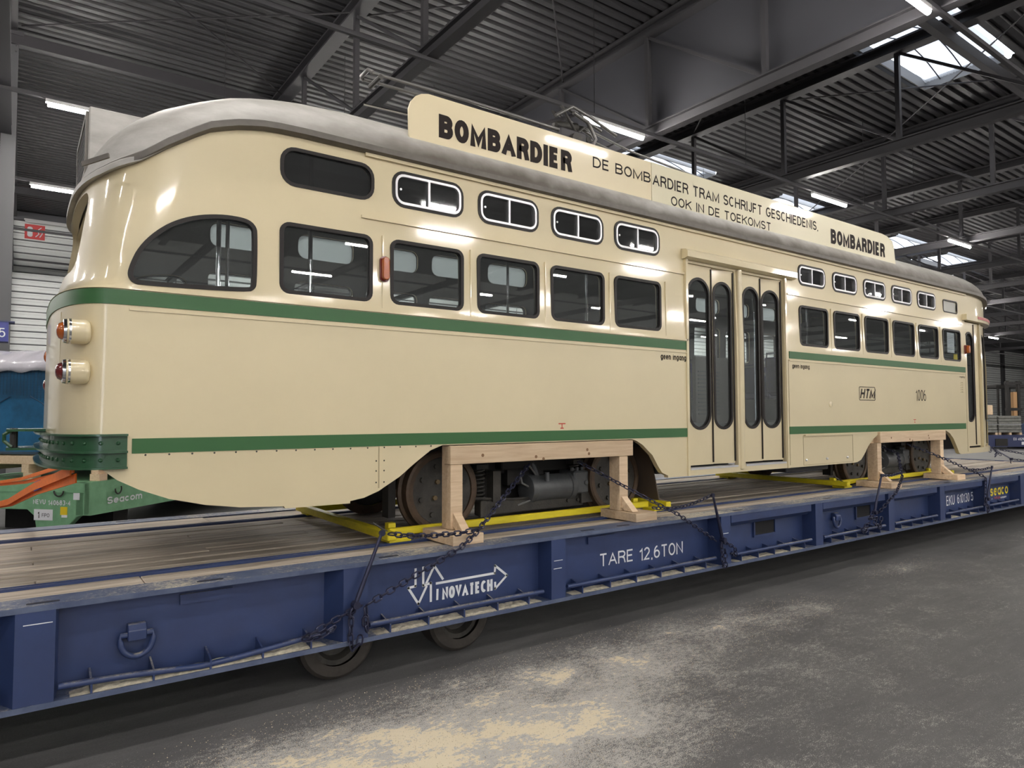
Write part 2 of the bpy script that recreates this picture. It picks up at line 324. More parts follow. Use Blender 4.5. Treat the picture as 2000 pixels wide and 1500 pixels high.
def inset(poly, d):
    """inset a closed CCW loop"""
    n = len(poly); out = []
    for i in range(n):
        p0 = Vector(poly[i - 1]); p = Vector(poly[i]); p1 = Vector(poly[(i + 1) % n])
        e0 = (p - p0); e1 = (p1 - p)
        if e0.length < 1e-6: e0 = e1
        if e1.length < 1e-6: e1 = e0
        n0 = Vector((-e0.y, e0.x)).normalized(); n1 = Vector((-e1.y, e1.x)).normalized(); nn = (n0 + n1).normalized()
        k = 1 / max(.5, nn.dot(n0)); out.append(tuple(p + nn * d * k))
    return out
def _arc(cx, cy, rx, ry, a0, a1, n=9):
    return [(cx + rx * math.cos(math.radians(a0 + (a1 - a0) * i / n)), cy + ry * math.sin(math.radians(a0 + (a1 - a0) * i / n))) for i in range(n + 1)]
_O = _arc(.5, .5, .5, .5, 90, 450, 20); _x = .70
_so = lambda cx=.5, w=.5: _arc(cx, _x / 2, w, _x / 2, 90, 450, 18)
GL = {
 'A': (.66, [[(0, 0), (.5, 1), (1, 0)], [(.17, .32), (.83, .32)]]), 'B': (.58, [[(0, 0), (0, 1), (.5, 1)] + _arc(.58, .77, .36, .23, 90, -90) + [(0, .54)], [(0, .54), (.6, .54)] + _arc(.6, .27, .4, .27, 90, -90) + [(0, 0)]]),
 'C': (.60, [_arc(.5, .5, .5, .5, 48, 312, 16)]), 'D': (.60, [[(0, 0), (0, 1), (.4, 1)] + _arc(.4, .5, .6, .5, 90, -90, 14) + [(0, 0)]]),
 'E': (.50, [[(1, 1), (0, 1), (0, 0), (1, 0)], [(0, .52), (.9, .52)]]), 'F': (.48, [[(1, 1), (0, 1), (0, 0)], [(0, .52), (.88, .52)]]),
 'G': (.62, [_arc(.5, .5, .5, .5, 48, 330, 16) + [(1, .45), (.55, .45)]]), 'H': (.60, [[(0, 0), (0, 1)], [(1, 0), (1, 1)], [(0, .52), (1, .52)]]),
 'I': (.01, [[(0, 0), (0, 1)]]), 'J': (.40, [[(1, 1), (1, .3)] + _arc(.5, .3, .5, .3, 0, -160)]), 'K': (.60, [[(0, 0), (0, 1)], [(.98, 1), (.05, .42)], [(.35, .62), (1, 0)]]),
 'M': (.78, [[(0, 0), (0, 1), (.5, .04), (1, 1), (1, 0)]]), 'N': (.60, [[(0, 0), (0, 1), (1, 0), (1, 1)]]), 'O': (.62, [_O]), 'P': (.54, [[(0, 0), (0, 1), (.55, 1)] + _arc(.6, .74, .4, .26, 90, -90) + [(0, .48)]]),
 'R': (.58, [[(0, 0), (0, 1), (.5, 1)] + _arc(.6, .75, .38, .25, 90, -90) + [(0, .5)], [(.5, .5), (.85, .38), (1, 0)]]), 'S': (.54, [_arc(.5, .75, .48, .25, 20, 262, 12) + _arc(.5, .26, .5, .26, 82, -160, 12)]),
 'T': (.58, [[(0, 1), (1, 1)], [(.5, 1), (.5, 0)]]), 'U': (.60, [[(0, 1), (0, .4)] + _arc(.5, .4, .5, .4, 180, 360, 12) + [(1, 1)]]), 'V': (.62, [[(0, 1), (.5, 0), (1, 1)]]), 'L': (.46, [[(0, 1), (0, 0), (1, 0)]]), 'Y': (.6, [[(0, 1), (.5, .45), (1, 1)], [(.5, .45), (.5, 0)]]),
 '0': (.50, [_O]), '1': (.24, [[(0, .74), (.7, .84), (1, 1), (1, 0)]]), '2': (.50, [_arc(.5, .72, .48, .28, 165, -35, 10) + [(0, 0), (1, 0)]]), '3': (.50, [_arc(.48, .76, .44, .24, 150, -90, 10), _arc(.48, .27, .5, .27, 90, -150, 12)]),
 '4': (.54, [[(.72, 0), (.72, 1), (0, .28), (1, .28)]]), '5': (.50, [[(.92, 1), (.15, 1), (.08, .5)] + _arc(.48, .33, .5, .33, 120, -150, 12)]), '6': (.52, [_arc(.5, .31, .48, .31, 90, 450, 16), _arc(.62, .42, .62, .58, 90, 190, 8)]),
 '8': (.52, [_arc(.5, .76, .40, .24, -90, 270, 14), _arc(.5, .27, .5, .27, 90, 450, 14)]), '9': (.52, [_arc(.5, .69, .48, .31, 90, 450, 16), _arc(.38, .58, .62, .58, -90, 10, 8)]), '7': (.5, [[(0, 1), (1, 1), (.3, 0)]]),
 ',': (.06, [[(.5, .04), (.2, -.16)]]), '-': (.26, [[(0, .45), (1, .45)]]),
 'a': (.46, [_so(), [(1, _x), (1, 0)]]), 'c': (.44, [_arc(.5, _x / 2, .5, _x / 2, 45, 315, 12)]), 'e': (.48, [[(0, .36), (1, .36)] + _arc(.5, _x / 2, .5, _x / 2, 0, 310, 14)]),
 'g': (.46, [_so(), [(1, _x), (1, .0)] + _arc(.5, -.02, .5, .24, 0, -150, 8)]), 'i': (.01, [[(0, 0), (0, _x)], [(0, .9), (0, 1)]]), 'n': (.42, [[(0, 0), (0, _x)], [(0, .42)] + _arc(.5, .42, .5, .28, 180, 0, 8) + [(1, 0)]]),
 'm': (.72, [[(0, 0), (0, _x)], [(0, .45)] + _arc(.25, .45, .25, .25, 180, 0, 7) + [(.5, 0)], [(.5, .45)] + _arc(.75, .45, .25, .25, 180, 0, 7) + [(1, 0)]]), 'o': (.48, [_so()]), 'p': (.46, [_so(), [(0, _x), (0, -.28)]]),
 's': (.40, [_arc(.5, .53, .46, .17, 20, 262, 8) + _arc(.5, .18, .5, .18, 82, -160, 8)]), 'y': (.46, [[(0, _x), (.5, .02)], [(1, _x), (.45, -.12), (.15, -.26)]]), ' ': (.22, []),
}
def strip(mb, P, hw, M_, zr=None):
    """mitred ribbon of half width hw along polyline P; M_ maps plane coordinates to 3D"""
    P = [Vector(p) for p in P]; Q = [P[0]]
    for p in P[1:]:
        if (p - Q[-1]).length > 1e-5: Q.append(p)
    closed = (Q[0] - Q[-1]).length < 1e-4 and len(Q) > 3
    if closed: Q = Q[:-1]
    n = len(Q); Lf = []; Rt = []
    for i in range(n):
        a = Q[i - 1] if (i or closed) else None; b = Q[(i + 1) % n] if (i < n - 1 or closed) else None
        d0 = (Q[i] - a).normalized() if a is not None else None; d1 = (b - Q[i]).normalized() if b is not None else None
        if d0 is None: d0 = d1
        if d1 is None: d1 = d0
        n0 = Vector((-d0.y, d0.x)); n1 = Vector((-d1.y, d1.x)); nn = n0 + n1
        nn = nn.normalized() if nn.length > 1e-6 else n0
        k = hw / max(.45, nn.dot(n0)); p = Q[i]
        Lf.append(p + nn * k); Rt.append(p - nn * k)
    if zr is not None:
        for q in Lf + Rt: q.y = min(zr[1], max(zr[0], q.y))
    vs = [M_(p) for p in Lf] + [M_(p) for p in Rt]
    mb.add(vs, [(i, (i + 1) % n, n + (i + 1) % n, n + i) for i in range(n if closed else n - 1)])
def lettering(s, parent, x0, x1, z0, z1, place, m, bold=0., shear=0., name='lettering', label=None, wt=None):
    """painted lettering fitted into a rectangle; place = (origin, xdir, zdir) of the plane it lies on"""
    wt = wt if wt is not None else .12 + bold * 3
    H = z1 - z0; t = wt * H; desc = .28 if any(c in s for c in 'gpy') and s == s.lower() else 0
    tot = sum(GL[c][0] for c in s); gaps = len(s) - 1; gap = (.12 if wt < .2 else .10)
    # solve the horizontal scale so that strokes and gaps fill the width
    W = x1 - x0; per = (W - t * len(s)) ; unit = tot + gap * gaps; k = per / unit
    O, U, V = (Vector(q) for q in place); mb = MB(); x = x0; kz = 0; N_ = U.cross(V)
    Hs = (H - t) / ((1 + desc) if desc == 0 else 1.28); zb = z0 + t / 2 + desc * Hs
    for c in s:
        w_, pl = GL[c]; ww = w_ * k
        if c == ' ' and mb.f: mb.build(name, m, parent, label=label); mb = MB()      # one object per word
        for P in pl:
            pts = [(x + t / 2 + px * ww + shear * pz * H, zb + pz * Hs) for px, pz in P]
            # extend free straight ends by half a stroke so that feet sit on the line
            a, b = Vector(pts[0]), Vector(pts[1]); 
            if (a - Vector(pts[-1])).length > 1e-4:
                if abs(P[0][1] - P[1][1]) > .3 and P[0][1] in (0, 1, _x): pts[0] = tuple(a + (a - b).normalized() * t / 2)
                a, b = Vector(pts[-1]), Vector(pts[-2])
                if abs(P[-1][1] - P[-2][1]) > .3 and P[-1][1] in (0, 1, _x): pts[-1] = tuple(a + (a - b).normalized() * t / 2)
            kz += 1; strip(mb, pts, t / 2, lambda p, q=N_ * (.0002 * (kz % 4)): O + q + U * p[0] + V * p[1], zr=(z0 if c not in ',' else z0 - H, z1))
        x += ww + t + gap * k
    o = mb.build(name, m, parent, label=label)
    # faces must look along the plane's outward side
    return o
def strokes(polys, wd, y, m, parent, name='emblem', y1=None):
    mb = MB()
    for pl in polys:
        for a, b in zip(pl[:-1], pl[1:]):
            d = Vector((b[0] - a[0], b[1] - a[1])).normalized(); nrm = Vector((-d.y, d.x)) * wd / 2; e = d * wd * .35
            A = Vector(a) - e; B = Vector(b) + e
            mb.add([(A.x - nrm.x, y, A.y - nrm.y), (B.x - nrm.x, y, B.y - nrm.y), (B.x + nrm.x, y, B.y + nrm.y), (A.x + nrm.x, y, A.y + nrm.y)], [(0, 1, 2, 3)])
    return mb.build(name, m, parent)
def place_y(y): return ((0, y, 0), (1, 0, 0), (0, 0, 1))
def chaikin(P, n=2):
    for _ in range(n):
        Q = []
        for i in range(len(P)):
            a = Vector(P[i]); b = Vector(P[(i + 1) % len(P)]); Q += [tuple(a * .75 + b * .25), tuple(a * .25 + b * .75)]
        P = Q
    return P
def sstep(t): t = max(0, min(1, t)); return t * t * (3 - 2 * t)
# ================================================================== HALL
HX0, HX1, HY0, HY1, CZ = -20.0, 104.0, -29.0, 27.6, 9.5
fl = struct('floor', MB().box(HX0, HX1, HY0 - 25, HY1, -.1, 0), floormat())
# fine sawdust grains on the floor beside the trailer
g = MB(); r2 = random.Random(3)
for (cx, cy, rx, ry, amp) in DUST[:6]:
    for k in range(int(5200 * amp * rx * ry)):
        a = r2.random() * 2 * PI; q = math.sqrt(r2.random()) * 1.05
        x = cx + rx * q * math.cos(a); y = cy + ry * q * math.sin(a)
        s_ = r2.uniform(.0015, .0042); t = r2.random() * PI
        if y > -.15 or (r2.random() < q * .6): continue
        p = [(x + s_ * math.cos(t + u), y + s_ * math.sin(t + u), .0005) for u in (0, 2.1, 4.2)] + [(x, y, s_ * 1.1)]
        g.add(p, [(0, 1, 3), (1, 2, 3), (2, 0, 3)])
sd = g.build('sawdust', mat('sawdust', (.62, .52, .38), .9))
tag(sd, 'pale sawdust grains scattered on the asphalt beside the blue trailer', 'sawdust', kind='stuff')

# corrugated roof deck, ribs along x, with openings for the roof lights
SKY = [(12.95, 16.05, 1.2, 2.85), (12.85, 16.8, 9.5, 11.6), (29.5, 33.5, 9.8, 11.4), (35.0, 39.0, 10.0, 11.6), (20.5, 24.0, 9.6, 11.4)]
xs = sorted({HX0, HX1} | {v for s in SKY for v in s[:2]})
ce = MB(); pitch = .24; ny = int((HY1 - HY0) / pitch) + 1
for i in range(len(xs) - 1):
    xa, xb = xs[i], xs[i + 1]
    for k in range(ny):
        y = HY0 + k * pitch
        if any(s[0] <= xa and s[1] >= xb and y + pitch > s[2] and y < s[3] for s in SKY): continue
        pr_ = [(y, CZ + .07), (y + .05, CZ + .07), (y + .08, CZ), (y + .20, CZ), (y + pitch - .01, CZ + .07), (y + pitch, CZ + .07)]
        n = len(pr_); ce.add([(xa, a, b) for a, b in pr_] + [(xb, a, b) for a, b in pr_], [(j, j + 1, n + j + 1, n + j) for j in range(n - 1)])
ceil = struct('ceiling', ce, deckm)
# roof lights: curb, curved translucent sheet, glazing bars
for k, (xa, xb, ya, yb) in enumerate(SKY):
    f = struct('window_%d' % (k + 1), MB().ring([(xa, ya), (xb, ya), (xb, yb), (xa, yb)], [(xa + .03, ya + .03), (xb - .03, ya + .03), (xb - .03, yb - .03), (xa + .03, yb - .03)], 'z', CZ - .04, CZ + .20), mat('curb_grey', (.20, .20, .20), .6))
    na = 10; sh = MB(); nr = 24
    arc = [(xa + (xb - xa) * i / na, CZ + .10 + .34 * math.sin(PI * i / na)) for i in range(na + 1)]
    vs = []; m_ = nr * 2 + 1
    for j in range(m_):
        yy = ya + (yb - ya) * j / (m_ - 1)
        for x, z in arc: vs.append((x, yy, z + (.02 if j % 2 else 0)))
    sh.add(vs, [(j * (na + 1) + i, j * (na + 1) + i + 1, (j + 1) * (na + 1) + i + 1, (j + 1) * (na + 1) + i) for j in range(m_ - 1) for i in range(na)])
    sh.build('translucent_sheet', skym, f)
    nb = max(3, round((yb - ya) / .42))
    for j in range(1, nb):
        yy = ya + (yb - ya) * j / nb + (.05 if j % 2 else -.04)
        b = MB(); b.tube([(x, yy, z - .02) for x, z in arc], .014, 5); b.build('glazing_bar', steeld, f)
# walls
GX0, GX1, GZ = -19.0, -14.2, 7.6      # tall unseen gate added behind the camera for daylight reflected on the tail
wf = struct('wall_front', MB().box(GX1, HX1, HY0 - .15, HY0, 0, CZ + .3), wallw)
wf2 = struct('trim_2000', MB().box(HX0, GX0, HY0 - .15, HY0, 0, CZ + .3), wallw)
wf3 = struct('trim_2001', MB().box(GX0, GX1, HY0 - .15, HY0, GZ, CZ + .3), wallw)
struct('added_gate', MB().ring([(GX0 - .1, -.05), (GX1 + .1, -.05), (GX1 + .1, GZ + .1), (GX0 - .1, GZ + .1)], [(GX0 + .05, 0), (GX1 - .05, 0), (GX1 - .05, GZ - .05), (GX0 + .05, GZ - .05)], 'y', HY0 - .2, HY0 + .05), conc)
wl = struct('wall_left', MB().box(HX0 - .15, HX0, HY0, HY1, 0, CZ + .3), conc)
wr = struct('wall_right', MB().box(HX1, HX1 + .15, HY0, HY1, 0, CZ + .3), conc)
wb = struct('wall_back', MB().box(HX0, HX1, HY1, HY1 + .15, 0, CZ + .3), conc)
# white ribbed sheet panels of the back wall, laid as 1 m strips
def panel_mesh(L):
    p = MB(); n = 4; prof = []
    for k in range(n):
        z = k * .25; g = .03 if k % 2 else .05
        prof = [(0, z), (-.05, z + .005), (-.05, z + .115), (-.042, z + .125), (-.05, z + .135), (-.05, z + .25 - g), (0, z + .255 - g)]; m_ = len(prof)
        p.add([(0, a, b) for a, b in prof] + [(L, a, b) for a, b in prof], [(j, j + 1, m_ + j + 1, m_ + j) for j in range(m_ - 1)])
    return p.mesh('panel', wallw)
pm = panel_mesh(5.96)
for bx in range(-14, 100, 6):
    for k in range(9): link('panel', pm, wb, loc=(bx + .02, HY1 - .004, .2 + k))
for x in (-2.0, 15.8, 39.8, 57.8, 75.8, 92.9):
    struct('trim_%d' % int(abs(x)), MB().box(x - .35, x + .35, HY1 - .28, HY1 - .04, 0, CZ), mat('column_dark', (.06, .06, .065), .6))
struct('trim_1000', MB().box(-14, 60, HY1 - .32, HY1 - .05, 9.15, 9.45), conc)

# ---- lattice trusses across the hall
TX = [-1.70, 3.62, 8.64, 13.29, 18.12, 23.1, 28.0, 33, 38, 43, 48, 54, 60, 67]
PY = [-8.4, -5.75, -3.1, -.45, 2.2, 4.83, 7.5, 10.4, 13.2, 16.0, 18.8, 21.6, 24.4]
names = ['column beside the camera', 'tail of the tram', 'middle of the tram', 'front half of the tram', 'nose of the tram']
def truss(x, i):
    lab = ['grey steel lattice roof truss passing over the rear column', 'grey steel lattice roof truss above the cream tram tail', 'grey lattice truss closed with the smooth grey smoke curtain', 'grey lattice truss crossing the large roof light at top right', 'grey lattice truss just beyond the large roof light']
    L = lab[i] if i < 5 else 'grey lattice truss, number %s of the row receding behind the tram nose' % ['one', 'two', 'three', 'four', 'five', 'six', 'seven', 'eight', 'nine', 'ten'][i - 5]
    t = thing('roof_truss', L, 'truss', (x, 0, 7.28), group='lattice roof trusses')
    MB().prism([(x - .09, 7.18), (x + .09, 7.18), (x + .09, 7.21), (x + .02, 7.21), (x + .02, 7.37), (x + .09, 7.37), (x + .09, 7.40), (x - .09, 7.40), (x - .09, 7.37), (x - .02, 7.37), (x - .02, 7.21), (x - .09, 7.21)], 'y', HY0 + .1, HY1 - .4).build('bottom_chord', steelg, t)
    MB().prism([(x - .14, 9.22), (x + .14, 9.22), (x + .14, 9.26), (x + .02, 9.26), (x + .02, 9.43), (x + .14, 9.43), (x + .14, 9.47), (x - .14, 9.47), (x - .14, 9.43), (x - .02, 9.43), (x - .02, 9.26), (x - .14, 9.26)], 'y', HY0 + .1, HY1 - .4).build('top_chord', steelg, t)
    for k, y in enumerate(PY):
        if i > 8 and y < -5: continue
        MB().box(x - .045, x + .045, y - .045, y + .045, 7.4, 9.22).build('post', steelg, t)
        if k + 1 < len(PY):
            a, b = ((y + .06, 7.42), (PY[k + 1] - .06, 9.2))
            MB().beam((x, a[0], a[1]), (x, b[0], b[1]), .055, .055).build('diagonal', steelg, t)
    return t
for i, x in enumerate(TX): truss(x, i)
# smoke curtain in the truss line over the tram's middle: flat sheets between the posts
cu = thing('smoke_curtain', 'smooth grey sheet smoke curtain filling the truss above the long roof sign', 'curtain', (8.74, 0, 7.4))
for k in range(len(PY) - 1):
    MB().box(8.735, 8.75, PY[k] + .01, PY[k + 1] - .01, 7.42, 9.46).build('sheet', mat('curtain_grey', (.060, .060, .070), .6), cu)
# ---- main column left, purlins and tie rods
c = thing('hall_column', 'grey steel hall column at the far left edge of the view', 'column', (-1.66, 12, 0))
x = -1.66
MB().prism([(x - .12, 11.88), (x + .12, 11.88), (x + .12, 11.9), (x + .01, 11.9), (x + .01, 12.1), (x + .12, 12.1), (x + .12, 12.12), (x - .12, 12.12), (x - .12, 12.1), (x - .01, 12.1), (x - .01, 11.9), (x - .12, 11.9)], 'z', .02, 9.15).build('shaft', mat('column_light', (.07, .07, .075), .55), c)
MB().box(x - .15, x + .15, 11.85, 12.15, 0, .02).build('base_plate', steelg, c)
MB().box(x - .2, x + .2, 11.8, 12.2, 9.15, 9.22).build('head_plate', steelg, c)
for k in range(4):
    MB().lathe((x + (.08 if k % 2 else -.08), 11.88, 8.85 + .12 * (k // 2)), (0, -1, 0), [(0, .018), (.02, .018)], 6).build('bolt', steelg, c)
for k, y in enumerate((11.9, 23.0, 1.2 - .0, -9)):
    pt = MB().box(HX0 + .1, 70, y - .07, y + .07, 8.98, 9.2)
    o = pt.build('tie_beam', steeld)
    tag(o, ['dark tie beam running under the deck from the left column', 'dark tie beam close to the white back wall', 'dark tie beam running over the middle of the tram roof', 'dark tie beam on the camera side of the hall'][k], 'beam')
rods = [((-1.5, 11.7, 9.30), (3.6, 7.5, 9.30)), ((-1.2, 7.3, 9.34), (3.6, 11.8, 9.34)), ((3.8, 7.5, 9.30), (8.7, 2.3, 9.30)), ((3.8, 2.3, 9.34), (8.7, 7.5, 9.34)), ((9.0, 2.3, 9.30), (13.2, 7.4, 9.30)), ((13.5, 4.9, 9.30), (18.1, -.4, 9.30)), ((13.5, -.4, 9.34), (18.1, 4.8, 9.34)), ((18.4, 4.9, 9.30), (23, 10.3, 9.30))]
rl = ['from the left column to the first truss', 'crossing behind the first rod over the tail', 'over the trolley poles', 'crossing above the trolley poles', 'behind the smoke curtain', 'below the large roof light', 'crossing below the large roof light', 'beyond the large roof light']
for (a, b), l in zip(rods, rl):
    o = MB().tube([a, b], .018, 6).build('brace_rod', steeld); tag(o, 'thin dark roof bracing rod ' + l, 'rod', 'roof bracing rods')
# hanging drop wires
for k, (x, y) in enumerate(((1.75, 9.5), (4.2, 9.5), (6.4, 9.5), (7.0, 4.62), (11.5, 4.62), (16.6, 4.62), (16.2, 9.5), (19.4, 4.62))):
    o = MB().tube([(x, y, 7.15), (x, y, 9.57)], .007, 5).build('drop_wire', steeld)
    tag(o, 'thin drop wire ' + ['left of the first truss over the tail', 'just right of the first truss, behind the tail', 'over the trolley poles, far row', 'beside the smoke curtain over the current collector', 'in the bay left of the large roof light', 'below the large roof light, near row', 'below the large roof light, far row', 'beyond the large roof light near the right edge'][k], 'wire', 'drop wires')

# ---- fluorescent battens on continuous trunking; rows out of view added as fill light
BX = [-15.0, -7.6, -.35, 7.5, 14.9, 22.4, 29.8, 37.2, 44.8, 54, 63.5, 73, 83, 93]; BY = [-25.8, -20.7, -15.6, -10.6, -5.5, -.5, 4.62, 9.5, 14.75, 20.0, 24.8]
hb = MB().box(-.78, .78, -.035, .035, .03, .09).mesh('housing', mat('batten_white', (.55, .55, .55), .5))
tb = MB().lathe((-.75, 0, 0), (1, 0, 0), [(0, .036), (1.5, .036)], 10).mesh('tube', tube, smooth=40)
for y in BY:
    o = MB().box(HX0 + .3, 96, y - .03, y + .03, 7.125, 7.19).build('light_trunking', steelg)
    q = {-.5: 'second row, passing over the near side of the tram', 4.62: 'row passing just above the long roof sign', 9.5: 'row behind the tail hood', 14.75: 'row low behind the tram tail'}.get(y)
    tag(o, 'thin grey light trunking, ' + (q or 'one of the rows added outside the open view'), 'trunking', None if q else 'added outer light trunking rows')
VIS = {(7.5, -.5): 'bright tube light cut by the top edge, right of centre', (7.5, 4.62): 'bright tube light right of the current collector', (14.9, 4.62): 'bright tube light over the right half of the roof sign', (22.4, 4.62): 'bright tube light behind the sign end, before the nose', (29.8, 4.62): 'small tube light at the right edge beyond the nose',
       (-.35, 9.5): 'bright tube light touching the hood on the tail roof', (-.35, 14.75): 'bright tube light left of the tail, above the white wall', (44.8, 9.5): 'tiny far tube light right of the front doors, upper one', (63.5, 14.75): 'tiny far tube light right of the front doors, lower one'}
for y in BY:
    for x in BX:
        if (y == -.5 and x > 10) or (x > 64 and y < 14) or (y < -20 and x > 46) or (y >= 20 and (-2 < x < 5 or x > 46)): continue
        q = VIS.get((x, y))
        t = thing('batten_light', q or 'fluorescent batten light added out of view along the hall trunking', 'light', (x - (.15 if (y, x) == (14.75, -.35) else 0), y, 7.03), group='hall batten lights')
        link('housing', hb, t); link('tube', tb, t)
t = thing('batten_light', 'unlit white batten light under the beam on the white wall', 'light', (-.55, 27.22, 9.1), group='hall batten lights')
link('housing', hb, t); MB().lathe((-1.3, 27.22, 9.1), (1, 0, 0), [(0, .036), (1.5, .036)], 10).build('tube', lens_off, t)
# red fire equipment sign on the back wall
t = thing('fire_sign', 'red fire equipment sign with white pictograms on the white wall', 'sign', (-1.0, HY1 - .06, 8.78))
MB().box(-1.3, -.66, HY1 - .075, HY1 - .05, 8.5, 9.06).build('plate', redsign, t)
MB().prism(rr(-1.22, -1.05, 8.58, 8.97, .07), 'y', HY1 - .08, HY1 - .076).build('pictogram', whitep, t)
strokes([[(-.95, 8.6), (-.85, 8.72), (-.9, 8.85), (-.78, 8.97)], [(-.82, 8.6), (-.74, 8.75), (-.78, 8.86)]], .03, HY1 - .079, whitep, t, 'pictogram')
# ================================================================== TRAM
YC = 1.1
def s_in(z): return 0.0 if z < 2.5 else .03 * (z - 2.5) / 1.0
def interp(z, T):
    for (a, b), (c_, d) in zip(T[:-1], T[1:]):
        if z <= c_: return b + (d - b) * max(0, (z - a)) / (c_ - a)
    return T[-1][1]
def prm(z):
    xr = interp(z, [(1.1, -1.26), (2.44, -1.25), (2.5, -1.20), (2.9, -1.155), (3.25, -1.105), (3.5, -1.08)])
    Lr = interp(z, [(1.1, .33), (2.44, .34), (2.55, .42), (3.3, .50)])
    xf = interp(z, [(1.1, 12.13), (2.4, 12.15), (3.6, 12.08)])
    return xr, Lr, 10.36, xf
SIDE = [-.56, -.48, -.40, -.32, -.24, -.16, -.06, .1, .5, 1, 2, 3, 4, 5, 6, 7, 8, 9, 9.7, 10.1]
NR = 14; NF = 14
def half(z, off=0.):
    xr, Lr, xs_, xf = prm(z); W = YC - s_in(z); P = []
    for i in range(NR + 1):
        ph = PI / 2 * i / NR; P.append((xr + Lr - (Lr + off) * math.cos(ph) ** (2 / 3.0) if i < NR else xr + Lr, YC - (W + off) * math.sin(ph) ** (2 / 3.0) if i else YC))
    P += [(x, YC - W - off) for x in SIDE if x > xr + Lr + .02]
    while len(P) < NR + 1 + len(SIDE): P.insert(NR + 1, (xr + Lr + .01, YC - W - off))
    for i in range(NF + 1):
        ph = PI / 2 * i / NF; P.append((xs_ + (xf - xs_ + off) * math.sin(ph) ** (2 / 3.0) if i else xs_, YC - (W + off) * math.cos(ph) ** (2 / 3.0) if i < NF else YC))
    return P
def loop(z, off=0.):
    h = half(z, off); return h + [(x, 2 * YC - y) for x, y in h[-2:0:-1]]
def ze(x):
    T = [(-1.30, 3.13), (-1.04, 3.17), (-.86, 3.235), (-.78, 3.29), (-.69, 3.36), (-.49, 3.495), (-.34, 3.55), (-.18, 3.585), (0, 3.60), (10.9, 3.60), (11.4, 3.58), (11.8, 3.50), (12.2, 3.36)]
    return interp(x, T)
tram = thing('tram', 'cream and green single-car tram with rounded tail standing on the blue trailer', 'tram', (5.5, YC, .8))
# ---- body shell
rows = [1.12, 1.3, 1.5, 1.8, 2.1, 2.40, 2.445, 2.47, 2.52]
def shell_loop(k, off):
    if k < len(rows): z = rows[k]; return [(x, y, z) for x, y in loop(z, off)]
    t = (k - len(rows) + 1) / 5; base = loop(2.52, off); out = []
    tops = loop(3.4, off); 
    for (x0, y0), (x1, y1) in zip(base, tops):
        ztop = ze(x1); z = 2.52 + (ztop - 2.52) * t; L = (z - 2.52) / .88
        a = loop_c(z, off)
        out.append((0, 0, z))
    res = []
    for i, (_, _, z) in enumerate(out):
        p = loop_c(z, off)[i]; res.append((p[0], p[1], z))
    return res
_lc = {}
def loop_c(z, off):
    k = (round(z, 3), off)
    if k not in _lc: _lc[k] = loop(k[0], off)
    return _lc[k]
nrow = len(rows) + 5; OUT = [shell_loop(k, 0) for k in range(nrow)]; INN = [shell_loop(k, -.05) for k in range(nrow)]
n = len(OUT[0]); sh = MB(); fs = []
vs = [p for L in OUT for p in L] + [p for L in INN for p in L]; o2 = nrow * n
for k in range(nrow - 1):
    for i in range(n):
        j = (i + 1) % n; fs.append((k * n + i, k * n + j, (k + 1) * n + j, (k + 1) * n + i))
nf = len(fs); sh.add(vs, fs, 0)
sh.add([], []); 
f2 = []
for k in range(nrow - 1):
    for i in range(n):
        j = (i + 1) % n; f2.append((o2 + k * n + i, o2 + (k + 1) * n + i, o2 + (k + 1) * n + j, o2 + k * n + j))
sh.f += f2; sh.m += [1] * len(f2)
f3 = []
for i in range(n):
    j = (i + 1) % n; t_ = (nrow - 1) * n
    f3 += [(i, o2 + i, o2 + j, j), (t_ + i, t_ + j, o2 + t_ + j, o2 + t_ + i)]
sh.f += f3; sh.m += [0] * len(f3)
body_me = sh.mesh('body', [cream, inner])
# ---- cutters
P_ = .74
WL = [(-.047, .605)] + [(k * P_, k * P_ + .618) for k in range(1, 5)] + [((k + 7.985) * P_, (k + 7.985) * P_ + .618) for k in range(5)] + [(9.63, 10.24)]
WLZ = (2.513, 2.988)
WU = [(-.045, .62, 3.235, 3.50, .085)] + [(k * P_ + .02, k * P_ + .625, 3.235, 3.505, .08) for k in range(1, 5)] + [((k + 7.985) * P_ + .02, (k + 7.985) * P_ + .60, 3.225, 3.475, .07) for k in range(5)] + [(9.71, 10.20, 3.235, 3.43, .03)]
qwin = [(-.915, 2.53), (-.90, 2.60), (-.86, 2.70), (-.78, 2.80), (-.68, 2.88), (-.56, 2.935), (-.42, 2.965), (-.30, 2.968), (-.235, 2.955), (-.20, 2.92), (-.19, 2.88), (-.19, 2.56), (-.20, 2.52), (-.24, 2.495), (-.84, 2.475), (-.89, 2.485)]
qwin = chaikin(qwin[::-1], 2)
cut = MB()
for x0, x1 in WL:
    cut.prism(rr(x0 + .018, x1 - .018, WLZ[0] + .018, WLZ[1] - .018, .05), 'y', -.4, 1.0)
    cut.prism(rr(x0 + .012, x1 - .012, WLZ[0] + .018, 3.022, .06), 'y', 1.2, 2.6)
for x0, x1, z0, z1, r in WU: cut.prism(rr(x0 + .018, x1 - .018, z0 + .018, z1 - .018, r), 'y', -.4, 2.6)
cut.prism(inset(qwin, .015), 'y', -.4, 2.6)
arch1 = [(.45, 1.0), (.45, 1.135), (.55, 1.15), (.66, 1.19), (.82, 1.28), (.94, 1.37), (1.07, 1.46), (1.17, 1.495), (3.16, 1.495), (3.22, 1.48), (3.30, 1.44), (3.43, 1.34), (3.50, 1.24), (3.56, 1.17), (3.64, 1.14), (3.66, 1.0)]
